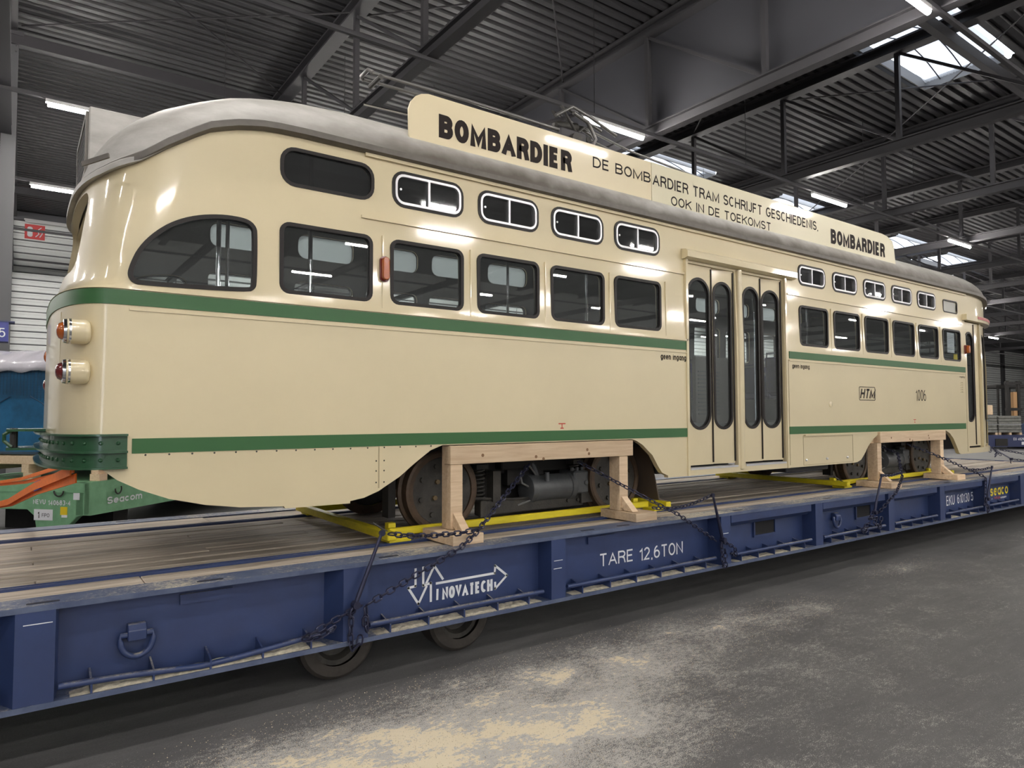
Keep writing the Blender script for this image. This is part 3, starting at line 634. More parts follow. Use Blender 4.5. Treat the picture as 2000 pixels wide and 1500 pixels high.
arch2 = [(6.90, 1.0), (6.93, 1.11), (7.12, 1.125), (7.21, 1.15), (7.30, 1.22), (7.40, 1.32), (7.52, 1.40), (7.66, 1.46), (7.76, 1.485), (9.62, 1.485), (9.76, 1.44), (9.88, 1.36), (10.0, 1.22), (10.06, 1.14), (10.14, 1.115), (10.16, 1.0)]
cut.prism(arch1, 'y', -.4, 2.6); cut.prism(arch2, 'y', -.4, 2.6)
cut.prism([(-1.6, 1.0), (-1.6, 1.43), (-1.03, 1.43), (-.94, 1.355), (-.83, 1.295), (-.67, 1.23), (-.47, 1.18), (-.27, 1.15), (0, 1.135), (.1, 1.0)], 'y', -.4, 2.6)
cut.box(3.96, 4.73, -.4, .4, 1.19, 3.235); cut.box(4.85, 5.60, -.4, .4, 1.19, 3.235)      # middle doors
cut.box(10.44, 11.03, -.4, .6, 1.20, 3.16); cut.box(11.12, 11.75, -.4, .8, 1.20, 3.16)    # front doors
cut.prism(rr(.38, 1.82, 2.60, 3.10, .12), 'x', -1.6, -.95)                                # tail window
cut.prism(rr(.62, 1.58, 2.55, 3.05, .08), 'x', 11.75, 12.8)                               # windscreen
cm = cut.mesh('cut', cream)
bo = link('body', body_me); co = link('cut', cm)
md = bo.modifiers.new('b', 'BOOLEAN'); md.object = co; md.operation = 'DIFFERENCE'; md.solver = 'EXACT'; md.use_self = True
bpy.context.view_layer.update()
nm = bpy.data.meshes.new_from_object(bo.evaluated_get(bpy.context.evaluated_depsgraph_get()))
wn = None; bo.modifiers.clear(); bpy.data.objects.remove(co); bo.data = nm; nm.name = 'body'
og = world_origin(tram)
nm.transform(Matrix.Translation(-og)); nm.polygons.foreach_set('use_smooth', [True] * len(nm.polygons)); nm.set_sharp_from_angle(angle=math.radians(28))
bo.parent = tram; ORG[bo.name] = og
wn = bo.modifiers.new('normals', 'WEIGHTED_NORMAL'); wn.keep_sharp = True; wn.weight = 100

# ---- painted bands and mouldings following the body
def band(name, z0, z1, m, xa=None, xb=None, out=.006, wrap=True, bulge=0, label=None, r=0):
    def pts(z):
        h = half(z, out)
        if wrap: L = [(x, 2 * YC - y) for x, y in h[:0:-1]] + h
        else: L = h
        return L
    L0 = pts(z0); L1 = pts(z1); I0 = [(x, y) for x, y in (pts(z0))]
    def keep(i, p): return (xa is None or p[0] >= xa - 1e-6) and (xb is None or p[0] <= xb + 1e-6) and (wrap or p[1] <= YC)
    idx = [i for i, p in enumerate(L0) if keep(i, p)]
    def clip(L, z):
        q = [L[i] for i in idx]
        if not wrap:
            if xa is not None and q[0][0] > xa: q = [(xa, L[idx[0]][1])] + q
            if xb is not None and q[-1][0] < xb: q = q + [(xb, q[-1][1])]
        else:
            if xb is not None: q = [(xb, q[0][1])] + q + [(xb, q[-1][1])]
        return q
    A = clip(L0, z0); B = clip(L1, z1); mb = MB(); n_ = len(A)
    def inn(q):
        res = []
        for i, p in enumerate(q):
            a = Vector(q[max(0, i - 1)]); b = Vector(q[min(len(q) - 1, i + 1)]); d = (b - a).normalized(); res.append((p[0] - d.y * (out + .004), p[1] + d.x * (out + .004)))
        return res
    Ai = inn(A); Bi = inn(B)
    vs = [(x, y, z0) for x, y in A] + [(x, y, z1) for x, y in B] + [(x, y, z0) for x, y in Ai] + [(x, y, z1) for x, y in Bi]
    fs = []
    for i in range(n_ - 1):
        fs += [(i, i + 1, n_ + i + 1, n_ + i), (2 * n_ + i, 3 * n_ + i, 3 * n_ + i + 1, 2 * n_ + i + 1), (n_ + i, n_ + i + 1, 3 * n_ + i + 1, 3 * n_ + i), (i, 2 * n_ + i, 2 * n_ + i + 1, i + 1)]
    fs += [(0, n_, 3 * n_, 2 * n_), (n_ - 1, 3 * n_ - 1, 4 * n_ - 1, 2 * n_ - 1)]
    mb.add(vs, fs); return mb.build(name, m, tram, smooth=30, label=label)
band('green_stripe', 2.355, 2.44, green, xb=3.945, label='dark green waistline stripe round the tail')
band('green_stripe', 2.355, 2.435, green, xa=5.68, xb=10.36, wrap=False, label='dark green waistline stripe on the front half')
band('green_stripe', 1.503, 1.588, green, xa=-.87, xb=3.92, wrap=False, label='dark green sill stripe on the rear half')
band('green_stripe', 1.497, 1.582, green, xa=5.66, xb=10.32, wrap=False, label='dark green sill stripe on the front half')
band('moulding', 2.325, 2.337, cream, xa=-.9, xb=3.93, wrap=False, out=.008)
band('moulding', 2.325, 2.337, cream, xa=5.68, xb=10.32, wrap=False, out=.008)
band('moulding', 3.105, 3.125, cream, xa=.52, xb=3.94, wrap=False, out=.014)
band('moulding', 3.085, 3.105, cream, xa=5.69, xb=10.32, wrap=False, out=.014)
band('moulding', 3.555, 3.585, cream, xa=.55, xb=10.5, wrap=False, out=.02)
band('moulding', 2.445, 2.462, cream, xb=3.945, out=.012)
# panel joints: thin raised strips in darker tan
for x in (.66, 3.945, 5.665, 10.37):
    MB().box(x - .004, x + .004, -.0035, .02, 1.15 if x > 1 else 1.21, 2.34 if x > 1 else 1.5).build('panel_joint', mat('joint_tan', (.40, .33, .2), .5), tram)
for x in [k * P_ - .06 for k in (1, 2, 3, 4, 5)] + [(7.985 + k) * P_ - .06 for k in (1, 2, 3, 4, 5)]:
    MB().box(x - .004, x + .004, -.002, .02, 2.48, 3.0).build('window_post_strip', cream, tram)

# ---- side windows, near and far sides
def window(poly, y, gl, zc, nm_='side_window', rubber=.026, silver_=False, mid=None, far=False, label=None, knob=False):
    sgn = 1 if not far else -1
    Y = (lambda t: y + t) if not far else (lambda t: 2 * YC - y - t)
    inn = inset(poly, rubber); mb = MB()
    mb.ring(poly, inn, 'y', Y(-.007), Y(.035))
    f = mb.build(nm_, gask, tram, smooth=35)
    if silver_:
        a = inset(inn, .001); b = inset(a, .018)
        MB().ring(a, b, 'y', Y(-.010), Y(.02)).build('metal_frame', silver, f, smooth=35)
        MB().box(mid - .009, mid + .009, min(Y(-.009), Y(.012)), max(Y(-.009), Y(.012)), min(p[1] for p in b) - .002, max(p[1] for p in b) + .002).build('divider', silver, f)
        if not far:
            MB().lathe((min(p[0] for p in b) + .03, Y(.004), sum(p[1] for p in b) / len(b)), (0, -1, 0), [(0, .009), (.006, .009)], 10).build('catch', silver, f)
    MB().prism(inset(poly, rubber * .7), 'y', Y(.012), Y(.017)).build('glass', gl, f)
    return f
for far in (False, True):
    window(qwin, 0, glass, 2.7, far=far)
    for x0, x1 in WL: window(rr(x0, x1, WLZ[0], WLZ[1] if not far else 3.035, .065), s_in(2.75), glass, 2.75, far=far, rubber=.026 if not far else .018)
    for k, (x0, x1, z0, z1, r) in enumerate(WU):
        if k in (0, 10): window(rr(x0, x1, z0, z1, r + .015), s_in(3.35), (farglass if far else glassd) if k == 0 else mat('frosted_pane', (.40, .40, .36), .4), 3.35, 'upper_window', far=far, rubber=.024 if k == 0 else .018)
        elif far: window(rr(x0, x1, z0, z1, r + .015), s_in(3.35), farglass, 3.35, 'upper_window', rubber=.02, far=True)
        else: window(rr(x0, x1, z0, z1, r + .015), s_in(3.35), glassd, 3.35, 'upper_window', rubber=.022, silver_=True, mid=(x0 + x1) / 2)
# tail window deep in its surround
rw = rr(.36, 1.84, 2.58, 3.12, .13)
t_ = MB().ring(inset(rw, -.01), inset(rw, .03), 'x', -1.065, -.96).build('tail_window_surround', cream, tram, smooth=35)
g_ = MB().ring(inset(rw, .03), inset(rw, .055), 'x', -1.0, -.975).build('tail_window_rubber', gask, tram, smooth=35)
MB().prism(inset(rw, .05), 'x', -.99, -.985).build('glass', glass, g_)
fw = rr(.60, 1.60, 2.53, 3.07, .09)
g_ = MB().ring(fw, inset(fw, .03), 'x', 12.06, 12.12).build('windscreen_rubber', gask, tram, smooth=35)
MB().prism(inset(fw, .025), 'x', 12.08, 12.09).build('glass', glass, g_)

# ---- doors
def leaf(p0, p1, z0, z1, w0, w1, nm_='door_leaf'):
    """door leaf from p0 to p1 (x,y); long stadium window w0..w1 in height"""
    p0 = Vector((p0[0], p0[1], 0)); p1 = Vector((p1[0], p1[1], 0)); d = (p1 - p0); L = d.length; d.normalize(); nrm = Vector((d.y, -d.x, 0))
    o = world_origin(tram)
    def T(mb): mb.v = [tuple(p0 + d * v[0] - nrm * v[1] + Vector((0, 0, v[2]))) for v in mb.v]; return mb
    m_ = .028; r = (L - 2 * m_) / 2 - .002; st = rr(m_, L - m_, w0, w1, r, 8)
    # panel with the hole
    outer = []
    c0 = Vector((L / 2, (w0 + w1) / 2)); inn = st
    N = len(st); outer = []
    for q in st:
        v = Vector(q) - c0; hx = L / 2; hz = (z1 - z0) / 2; cc = Vector((L / 2, (z0 + z1) / 2))
        # project to rectangle edge
        if q[1] > w1 - r: k = Vector((q[0] - L / 2, q[1] - (w1 - r))); s_ = min(hx / max(1e-6, abs(k.x)), (z1 - (w1 - r)) / max(1e-6, abs(k.y))); outer.append((L / 2 + k.x * s_, w1 - r + k.y * s_))
        elif q[1] < w0 + r: k = Vector((q[0] - L / 2, q[1] - (w0 + r))); s_ = min(hx / max(1e-6, abs(k.x)), ((w0 + r) - z0) / max(1e-6, abs(k.y))); outer.append((L / 2 + k.x * s_, w0 + r + k.y * s_))
        else: outer.append((L if q[0] > L / 2 else 0, q[1]))
    mb = MB().ring(outer, inn, 'y', 0, .03)
    # corner fillers
    for cxn, zz in ((0, z0), (L, z0), (0, z1), (L, z1)):
        near = [p for p in outer if abs(p[0] - cxn) < 1e-4 and abs(p[1] - zz) < .5 * (z1 - z0)]
        top = [p for p in outer if abs(p[1] - zz) < 1e-4]
        if near and top:
            a = min(near, key=lambda p: abs(p[1] - zz)); b = min(top, key=lambda p: abs(p[0] - cxn))
            mb.prism([a, (cxn, zz), b], 'y', 0, .03)
    f = T(mb).build(nm_, cream, tram)
    g1 = T(MB().ring(inset(st, -.004), inset(st, .022), 'y', -.008, .034)).build('window_rubber', gask, f, smooth=35)
    T(MB().prism(inset(st, .018), 'y', .012, .016)).build('glass', glass, f)
    T(MB().box(L - .012, L, -.012, 0, z0 + .02, z1 - .02)).build('edge_rubber', gask, f)
    return f
leaf((3.975, .045), (4.375, .045), 1.215, 3.235, 1.57, 3.105)
leaf((4.405, .075), (4.715, .03), 1.215, 3.235, 1.57, 3.105)
leaf((4.865, .045), (5.215, .045), 1.215, 3.235, 1.57, 3.105)
leaf((5.245, .075), (5.575, .03), 1.215, 3.235, 1.57, 3.105)
leaf((10.455, .045), (10.82, .05), 1.225, 3.15, 1.60, 3.0, 'front_door_leaf'); MB().box(10.84, 11.02, .06, .09, 1.225, 3.15).build('door_panel', cream, tram)
leaf((11.14, .085), (11.45, .135), 1.225, 3.15, 1.60, 3.0, 'front_door_leaf'); leaf((11.47, .18), (11.73, .25), 1.225, 3.15, 1.60, 3.0, 'front_door_leaf')
MB().box(3.97, 4.72, -.004, .10, 1.175, 1.195).build('door_sill', silver, tram); MB().box(4.86, 5.59, -.004, .10, 1.175, 1.195).build('door_sill', silver, tram)
# header and jamb mouldings of the middle door
MB().prism([(0.03, 3.365), (-.03, 3.355), (-.055, 3.335), (-.055, 3.275), (-.01, 3.262), (.03, 3.262)], 'x', 3.90, 5.80).build('door_header', cream, tram, smooth=40)
for x in (3.935, 5.62): MB().box(x - .012, x + .02, -.012, .04, 1.12, 3.26).build('door_jamb', cream, tram)
MB().lathe((4.79, .01, 1.15), (0, 0, 1), [(0, .035), (2.1, .035)], 14).build('door_post', cream, tram, smooth=40)
# front door canopy following the nose
pts = [p for p in half(3.2, .03) if 10.3 < p[0] < 12.1]
mb = MB()
for a, b in zip(pts[:-1], pts[1:]): mb.beam((a[0], a[1], 3.21), (b[0], b[1], 3.21), .07, .09)
mb.build('front_door_canopy', cream, tram)
pp = [p for p in half(3.2, .068) if 10.7 < p[0] < 11.75]
mb = MB()
for a, b in zip(pp[:-1], pp[1:]): mb.beam((a[0], a[1], 3.225), (b[0], b[1], 3.225), .006, .04)
mb.build('entrance_sign', mat('entrance_red', (.45, .10, .10), .4), tram, label='red entrance lettering strip over the front door')
# step sill under the front doors
# ---- roof
NRG = 12; rf = MB(); rings = []
H = .50
ro = loop_c(3.4, .028); z_edge = [ze(p[0]) for p in ro]
for k in range(NRG + 1):
    th = PI / 2 * k / NRG; c_ = math.cos(th) ** .92 if k < NRG else 0; s_ = math.sin(th); L = []
    for (x, y), z0 in zip(ro, z_edge):
        cx = min(max(x, .35), 10.9); cy = YC
        hh = (3.60 + H * (1 if x > .6 else .72 + .28 * sstep((x + 1.1) / 1.7)) - z0)
        L.append((cx + (x - cx) * c_, cy + (y - cy) * c_, z0 + hh * s_))
    rings.append(L)
nn = len(ro)
for L in rings: rf.v += L
for k in range(NRG):
    for i in range(nn): j = (i + 1) % nn; rf.f.append((k * nn + i, k * nn + j, (k + 1) * nn + j, (k + 1) * nn + i)); rf.m.append(0)
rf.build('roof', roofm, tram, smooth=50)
# eave lip, its grey darkened for the shade under the sign
lip = MB(); lo = loop_c(3.4, .052); li = loop_c(3.4, .0)
def wid(x): return 1.0
V0 = [(x, y, ze(x) - .012) for x, y in lo]; V1 = [(x, y, ze(x) + .028) for x, y in lo]; V2 = [(x, y, ze(x) + .05) for x, y in li]; V3 = [(x, y, ze(x) - .025) for x, y in li]
lip.v = V0 + V1 + V2 + V3
for i in range(nn):
    j = (i + 1) % nn
    for a, b in ((0, 1), (1, 2), (2, 3), (3, 0)): lip.f.append((a * nn + i, a * nn + j, b * nn + j, b * nn + i)); lip.m.append(0)
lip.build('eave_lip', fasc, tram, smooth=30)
# flared pale visor over the tail
vs = []; h = [p for p in half(3.3, 0)][:NR + 1]
h2 = [(a[0] + (b[0] - a[0]) * max(.12, min(1, (-.62 - a[0]) / .3)), a[1] + (b[1] - a[1]) * max(.12, min(1, (-.62 - a[0]) / .3))) for a, b in zip(half(3.3, 0)[:NR + 1], half(3.3, .055)[:NR + 1])]; full = [(x, 2 * YC - y) for x, y in h[:0:-1]] + h; full2 = [(x, 2 * YC - y) for x, y in h2[:0:-1]] + h2
mb = MB(); m_ = len(full)
mb.v = [(x, y, ze(x) - .02) for x, y in full2] + [(x, y, ze(x) + .012) for x, y in full2] + [(x, y, ze(x) + .06) for x, y in full] + [(x, y, ze(x) - .02) for x, y in full]
for i in range(m_ - 1):
    for a, b in ((0, 1), (1, 2), (2, 3), (3, 0)): mb.f.append((a * m_ + i, a * m_ + i + 1, b * m_ + i + 1, b * m_ + i)); mb.m.append(0)
mb.f += [(0, m_, 2 * m_, 3 * m_), (m_ - 1, 4 * m_ - 1, 3 * m_ - 1, 2 * m_ - 1)]; mb.m += [0, 0]
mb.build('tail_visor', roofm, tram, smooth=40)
MB().beam((-1.14, .13, 3.165), (-1.02, -.005, 3.20), .010, .028).build('marker_bracket', fasc, tram)
# hood box on the tail roof
hd = thing  # (name kept free)
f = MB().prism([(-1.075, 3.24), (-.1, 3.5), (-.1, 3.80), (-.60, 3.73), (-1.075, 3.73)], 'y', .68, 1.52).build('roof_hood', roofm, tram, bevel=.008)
MB().ring([(.70, 3.28), (1.50, 3.28), (1.50, 3.70), (.70, 3.70)], [(.74, 3.32), (1.46, 3.32), (1.46, 3.66), (.74, 3.66)], 'x', -1.092, -1.074).build('grille_frame', fasc, f)
mb = MB()
for k in range(9): mb.box(-1.088, -1.070, .74, 1.46, 3.335 + k * .036, 3.352 + k * .036)
mb.build('grille_louvres', steeld, f)['kind'] = 'stuff'
# small post on the nose roof
MB().lathe((10.9, .35, 3.85), (0, 0, 1), [(0, .015), (.13, .015)], 8).build('roof_pin', whitep, tram)

# ---- roof advertising board in two lengths
sg = [(.94, 3.77), (.925, 3.82), (.92, 4.02), (.94, 4.08), (.98, 4.13), (1.03, 4.16), (1.09, 4.175), (1.2, 4.175), (3.545, 4.175), (3.545, 3.77)]
s1 = MB().prism(sg[::-1], 'y', .085, .10).build('roof_sign_board', cream2, tram, label='left length of the roof advertising board, ending in a rounded corner')
s2 = MB().prism([(3.55, 3.77), (8.42, 3.77), (8.38, 4.02), (8.34, 4.10), (8.20, 4.15), (8.05, 4.165), (3.55, 4.175)], 'y', .08, .095).build('roof_sign_board', cream3, tram, label='right length of the roof advertising board, paler and glossier')
for x in (1.3, 2.3, 3.3, 4.3, 5.3, 6.3, 7.3, 8.1): MB().beam((x, .12, 3.80), (x, .30, 3.72), .02, .02).build('sign_bracket', steeld, tram)
lettering('BOMBARDIER', s1, 1.18, 2.53, 3.86, 4.045, place_y(.0838), blackp, wt=.27)
lettering('DE BOMB', s1, 2.78, 3.535, 3.965, 4.065, place_y(.0838), blackp, wt=.155)
lettering('ARDIER TRAM SCHRIJFT GESCHIEDENIS,', s2, 3.56, 6.48, 3.955, 4.065, place_y(.0788), blackp, wt=.155)
lettering('OOK IN DE TOEKOMST', s2, 3.82, 5.50, 3.80, 3.895, place_y(.0788), blackp, wt=.155)
lettering('BOMBARDIER', s2, 6.76, 8.12, 3.845, 4.03, place_y(.0788), blackp, wt=.25)
# ---- current collector (folded)
cp = MB()
pant = MB().box(3.05, 3.75, .85, .89, 4.06, 4.10).build('collector_base', steeld, tram)
for (a, b) in (((3.05, 1.35), (3.75, 1.35)),): MB().box(3.05, 3.75, 1.33, 1.37, 4.06, 4.10).build('base_rail', steeld, pant)
for x in (3.1, 3.7):
    for y in (.87, 1.35): MB().lathe((x, y, 4.09), (0, 0, 1), [(0, .03), (.05, .045), (.07, .03), (.12, .045), (.14, .03), (.22, .02)], 10).build('insulator', iron, pant)
MB().box(3.0, 3.8, .83, .91, 4.31, 4.35).build('frame_bar', steeld, pant); MB().box(3.0, 3.8, 1.31, 1.39, 4.31, 4.35).build('frame_bar', steeld, pant)
for x in (3.05, 3.4, 3.75): MB().box(x - .03, x + .03, .85, 1.37, 4.35, 4.39).build('cross_bar', steeld, pant)
pole = mat('collector_tube', (.17, .165, .16), .4, metal=.6)
for y in (1.0, 1.15):
    MB().tube([(1.02, y, 4.70), (2.0, y, 4.72), (3.35, y - .02, 4.70)], [.014, .017, .02], 8).build('collector_arm', pole, pant, smooth=50)
    MB().tube([(3.38, y, 4.72), (3.5, y, 4.82), (4.2, y, 4.72), (5.4, y, 4.66)], .013, 8).build('collector_arm', pole, pant, smooth=50)
    MB().tube([(3.40, y, 4.72), (3.1, y - .1, 4.92), (3.4, y, 4.93), (3.75, y, 4.84)], .016, 8).build('spring_link', pole, pant, smooth=50)
    MB().tube([(3.40, y, 4.38), (3.25, y, 4.6), (3.42, y, 4.72)], .022, 8).build('riser', steeld, pant, smooth=50)
    for k in range(4): MB().lathe((3.3 + .08 * k, y - .03, 4.66 + .03 * (k % 2)), (0, 1, 0), [(0, .035), (.05, .035)], 10).build('pivot', iron, pant)
MB().tube([(1.03, .98, 4.70), (1.0, 1.0, 4.72), (1.0, 1.15, 4.72), (1.03, 1.17, 4.70)], .018, 8).build('collector_knuckle', pole, pant, smooth=50)
MB().lathe((1.10, .96, 4.67), (0, 1, 0), [(0, .022), (.23, .022)], 8).build('collector_roller', iron, pant)
MB().tube([(1.0, 1.1, 4.45), (3.3, 1.1, 4.55)], .011, 6).build('pull_rod', chrome, pant)
MB().box(3.12, 3.50, .95, 1.22, 4.60, 4.74).build('mechanism_case', steeld, pant, bevel=.02)
MB().lathe((3.15, 1.1, 4.80), (1, -.1, .1), [(0, .03), (.02, .05), (.30, .05), (.32, .03), (.5, .02)], 12).build('spring_barrel', iron, pant, smooth=40)
MB().lathe((3.32, .9, 4.62), (0, 1, 0), [(0, .07), (.03, .075), (.06, .07)], 16).build('cam_disc', iron, pant)
MB().tube([(3.28, .92, 4.90), (3.5, .94, 4.86), (3.62, .95, 4.70), (3.55, .95, 4.58)], .022, 8).build('bent_lever', pole, pant, smooth=50)
MB().tube([(3.02, .9, 4.80), (3.25, .9, 4.95), (3.5, .9, 4.90), (3.9, .92, 4.80)], .018, 8).build('horn', pole, pant, smooth=50)
for a, b in (((2.7, 1.0, 4.62), (3.35, 1.0, 4.92)), ((2.85, 1.2, 4.42), (3.35, 1.2, 4.66))): MB().tube([a, b], .02, 6).build('strut', steeld, pant)

# ---- lettering and small marks on the side
lettering('geen ingang', tram, 3.555, 3.92, 2.235, 2.305, place_y(-.0015), blackp, wt=.135)
lettering('geen ingang', tram, 5.74, 6.09, 2.235, 2.30, place_y(-.0015), blackp, wt=.135)
lettering('ingang', tram, 10.15, 10.33, 2.265, 2.30, place_y(-.0015), blackp, wt=.135)
lettering('1006', tram, 8.72, 9.03, 1.905, 2.06, place_y(-.0015), blackp, wt=.10)
bx = rr(7.20, 7.60, 1.895, 2.07, .02)
MB().ring(bx, inset(bx, .008), 'y', -.0025, .004).build('emblem_frame', blackp, tram)
lettering('HTM', tram, 7.22, 7.58, 1.92, 2.045, place_y(-.0015), blackp, wt=.21, shear=.25)
for x in (2.33, 8.67): strokes([[(x - .035, 1.645), (x + .035, 1.645)], [(x, 1.645), (x, 1.61)], [(x - .015, 1.607), (x + .015, 1.607)]], .009, -.0015, mat('mark_red', (.5, .04, .02), .5), tram, 'jacking_mark')
# access flap, rivets, vents
MB().ring([(5.93, 1.135), (7.02, 1.135), (7.02, 1.478), (5.93, 1.478)], [(5.936, 1.141), (7.014, 1.141), (7.014, 1.472), (5.936, 1.472)], 'y', -.003, .004).build('access_flap', mat('joint_tan', (.4, .33, .2), .5), tram)
MB().box(5.95, 7.0, -.02, .01, 1.468, 1.485).build('flap_hinge', cream, tram)
for x in (5.98, 6.42, 6.88): MB().lathe((x, .0, 1.195), (0, -1, 0), [(0, .014), (.012, .014), (.018, .006)], 10).build('flap_lock', silver, tram)
for k in range(5): MB().tube([(10.18, -.002, 2.05 + k * .035), (10.215, -.006, 2.065 + k * .035), (10.25, -.002, 2.05 + k * .035)], .004, 5).build('vent_louvre', cream, tram)
MB().lathe((6.53, .0, 1.84), (0, -1, 0), [(0, .035), (.006, .033), (.012, .01)], 16).build('filler_cap', cream, tram)
rv = MB().lathe((0, 0, 0), (0, -1, 0), [(0, .006), (.004, .004)], 8).mesh('rivet', iron)
for k in range(16): link('rivet', rv, tram, loc=(-.8 + k * .125, .0, 1.492))
for z in (1.25, 1.33, 1.40): link('rivet', rv, tram, loc=(.64, 0, z)); link('rivet', rv, tram, loc=(.70, 0, z))
# side marker lamps
f = MB().prism(rr(.655, .725, 2.665, 2.85, .033), 'y', -.012, .01).build('marker_lamp', redl, tram, smooth=35)
MB().prism(rr(.663, .717, 2.675, 2.84, .026), 'y', -.045, -.012).build('lens', amber, f, smooth=35, bevel=.006)
f = MB().prism(rr(10.36, 10.43, 2.64, 2.78, .03), 'y', -.02, .01).build('marker_lamp', redl, tram, smooth=35)
MB().prism(rr(10.365, 10.425, 2.65, 2.77, .025), 'y', -.06, -.02).build('lens', amber, f, smooth=35, bevel=.006)
# papers behind the last window
MB().box(9.84, 10.08, .03, .032, 2.64, 2.94).build('notice_sheet', paperm, tram, label='white printed notice behind the last side window')
MB().box(10.04, 10.17, .027, .029, 2.535, 2.625).build('yellow_sticker', yelp, tram)
for k in range(9): MB().box(9.86, 10.06 - .02 * (k % 3), .0285, .0295, 2.90 - k * .026, 2.905 - k * .026).build('print_line', mat('grey_print', (.35, .36, .4), .6), tram)

# ---- tail lamps
for yy, far in ((.062, 0), (2.138, 1)):
    for z, m_ in ((2.19, amber), (1.965, redl)):
        c_ = MB().lathe((-1.195, yy, z), (1, 0, 0), [(0, .07), (.085, .07), (.10, .066), (.11, .055), (.115, .03)], 24).build('lamp_housing', cream, tram, smooth=40)
        MB().lathe((-1.215, yy, z), (1, 0, 0), [(0, .052), (.004, .066), (.018, .069), (.022, .062), (.03, .072), (.04, .072)], 24).build('chrome_ring', chrome, c_, smooth=25)
        MB().lathe((-1.245, yy, z), (1, 0, 0), [(0, .006), (.003, .025), (.012, .042), (.032, .052)], 20).build('lens', m_, c_, smooth=60)
# tail hatch joint
MB().box(-1.2125, -1.19, .345, .350, 1.62, 2.33).build('hatch_joint', mat('joint_tan', (.4, .33, .2), .5), tram)
# ---- bumper wrapped round the tail
def bump_path(off):
    h = [(x, y) for x, y in half(1.5, off)][:NR + 1] + [(-.895, -off)]
    return [(x, 2 * YC - y) for x, y in h[:0:-1]] + h
def belt(off0, off1, z0, z1, name, par):
    A = bump_path(off0); B = bump_path(off1); mb = MB(); n_ = len(A)
    mb.v = [(x, y, z0) for x, y in B] + [(x, y, z1) for x, y in B] + [(x, y, z1) for x, y in A] + [(x, y, z0) for x, y in A]
    for i in range(n_ - 1):
        for a, b in ((0, 1), (1, 2), (2, 3), (3, 0)): mb.f.append((a * n_ + i, a * n_ + i + 1, b * n_ + i + 1, b * n_ + i)); mb.m.append(0)
    mb.f += [(0, n_, 2 * n_, 3 * n_), (n_ - 1, 4 * n_ - 1, 3 * n_ - 1, 2 * n_ - 1)]; mb.m += [0, 0]
    return mb.build(name, bgreen, par, smooth=30)
bp_ = belt(0, .018, 1.425, 1.615, 'bumper', tram)
bp_['label'] = 'riveted dark green bumper wrapped round the tail'
for z in (1.425, 1.515, 1.610): belt(.0, .055, z - .005, z + .006, 'bumper_flange', bp_)
rv2 = MB().lathe((0, 0, 0), (0, -1, 0), [(0, .012), (.006, .011), (.012, .004)], 10).mesh('bumper_rivet', bgreen)
bh = half(1.5, .018)[:NR + 1] + [(-.895, -.018)]
acc = 0; step_ = .085
for a, b in zip(bh[:-1], bh[1:]):
    d = Vector((b[0] - a[0], b[1] - a[1])); L = d.length; d.normalize()
    while acc < L:
        p = Vector(a) + d * acc; ang = math.atan2(d.y, d.x)
        for z in (1.565, 1.47): link('bumper_rivet', rv2, bp_, loc=(p.x, p.y, z), rot=(0, 0, ang))
        acc += step_
    acc -= L
cb = MB().prism([(-1.46, .95), (-1.24, .85), (-1.24, 1.35), (-1.46, 1.25)], 'z', 1.50, 1.515).build('coupler_bracket', bgreen, tram)
MB().prism([(-1.46, .95), (-1.24, .85), (-1.24, 1.35), (-1.46, 1.25)], 'z', 1.62, 1.635).build('bracket_plate', bgreen, cb)
MB().lathe((-1.42, 1.03, 1.51), (0, 0, 1), [(0, .022), (.13, .022)], 12).build('coupler_pin', iron, cb)
MB().tube([(-1.43, .96, 1.52), (-1.47, .97, 1.56), (-1.47, .97, 1.60), (-1.43, .96, 1.63)], .012, 6).build('coupler_clip', bgreen, cb)

# ---- interior
MB().box(-1.0, 11.6, .14, 2.08, 1.60, 1.63).build('interior_floor', inner, tram)
MB().prism([(.18, 3.52), (.5, 3.70), (1.1, 3.78), (1.7, 3.70), (2.02, 3.52), (2.02, 3.54), (1.7, 3.72), (1.1, 3.80), (.5, 3.72), (.18, 3.54)], 'x', -.7, 11.2).build('interior_ceiling', innerl, tram)
for x, y in ((-.30, .55), (-.02, 1.5), (.33, .5), (.95, .6), (1.25, 1.45), (1.75, .6), (2.55, .6), (2.8, 1.45), (3.35, .6), (3.7, 1.2), (4.79, .9), (5.9, .6), (6.6, 1.4), (7.6, .6), (8.4, 1.4)):
    MB().lathe((x, y, 1.63), (0, 0, 1), [(0, .016), (2.03, .016)], 10).build('grab_pole', chrome, tram, smooth=50)
def seat(x, y, face=1):
    s_ = MB().prism([(x, 1.95), (x + .40 * face, 1.95), (x + .42 * face, 2.03), (x, 2.03)], 'y', y, y + .42).build('seat', blue_seat, tram, bevel=.012)
    MB().prism([(x, 1.98), (x - .06 * face, 2.42), (x - .11 * face, 2.42), (x - .06 * face, 1.98)], 'y', y, y + .42).build('seat_back', blue_seat, s_, bevel=.012)
    MB().box(x + .1 * face - .03, x + .1 * face + .03, y + .15, y + .25, 1.63, 1.95).build('seat_leg', inner, s_)
    MB().tube([(x - .10 * face, y + .02, 2.3), (x - .11 * face, y + .04, 2.47), (x - .11 * face, y + .38, 2.47), (x - .10 * face, y + .40, 2.3)], .012, 6).build('seat_handle', chrome, s_)
for x in (-.1, .65, 1.4, 2.15, 2.9): seat(x, .18); seat(x + .1, 1.6)
for x in (4.3, 4.95): seat(x, 1.62)
for x in (6.2, 6.95, 7.7, 8.45): seat(x, .18); seat(x, 1.6)
f = MB().box(4.98, 5.6, .75, .80, 1.63, 2.40).build('partition', mat('partition_grey', (.16, .155, .145), .5), tram)
for k in range(12): MB().box(5.02, 5.4, .742, .752, 1.72 + k * .045, 1.735 + k * .045).build('louvre', inner, f)
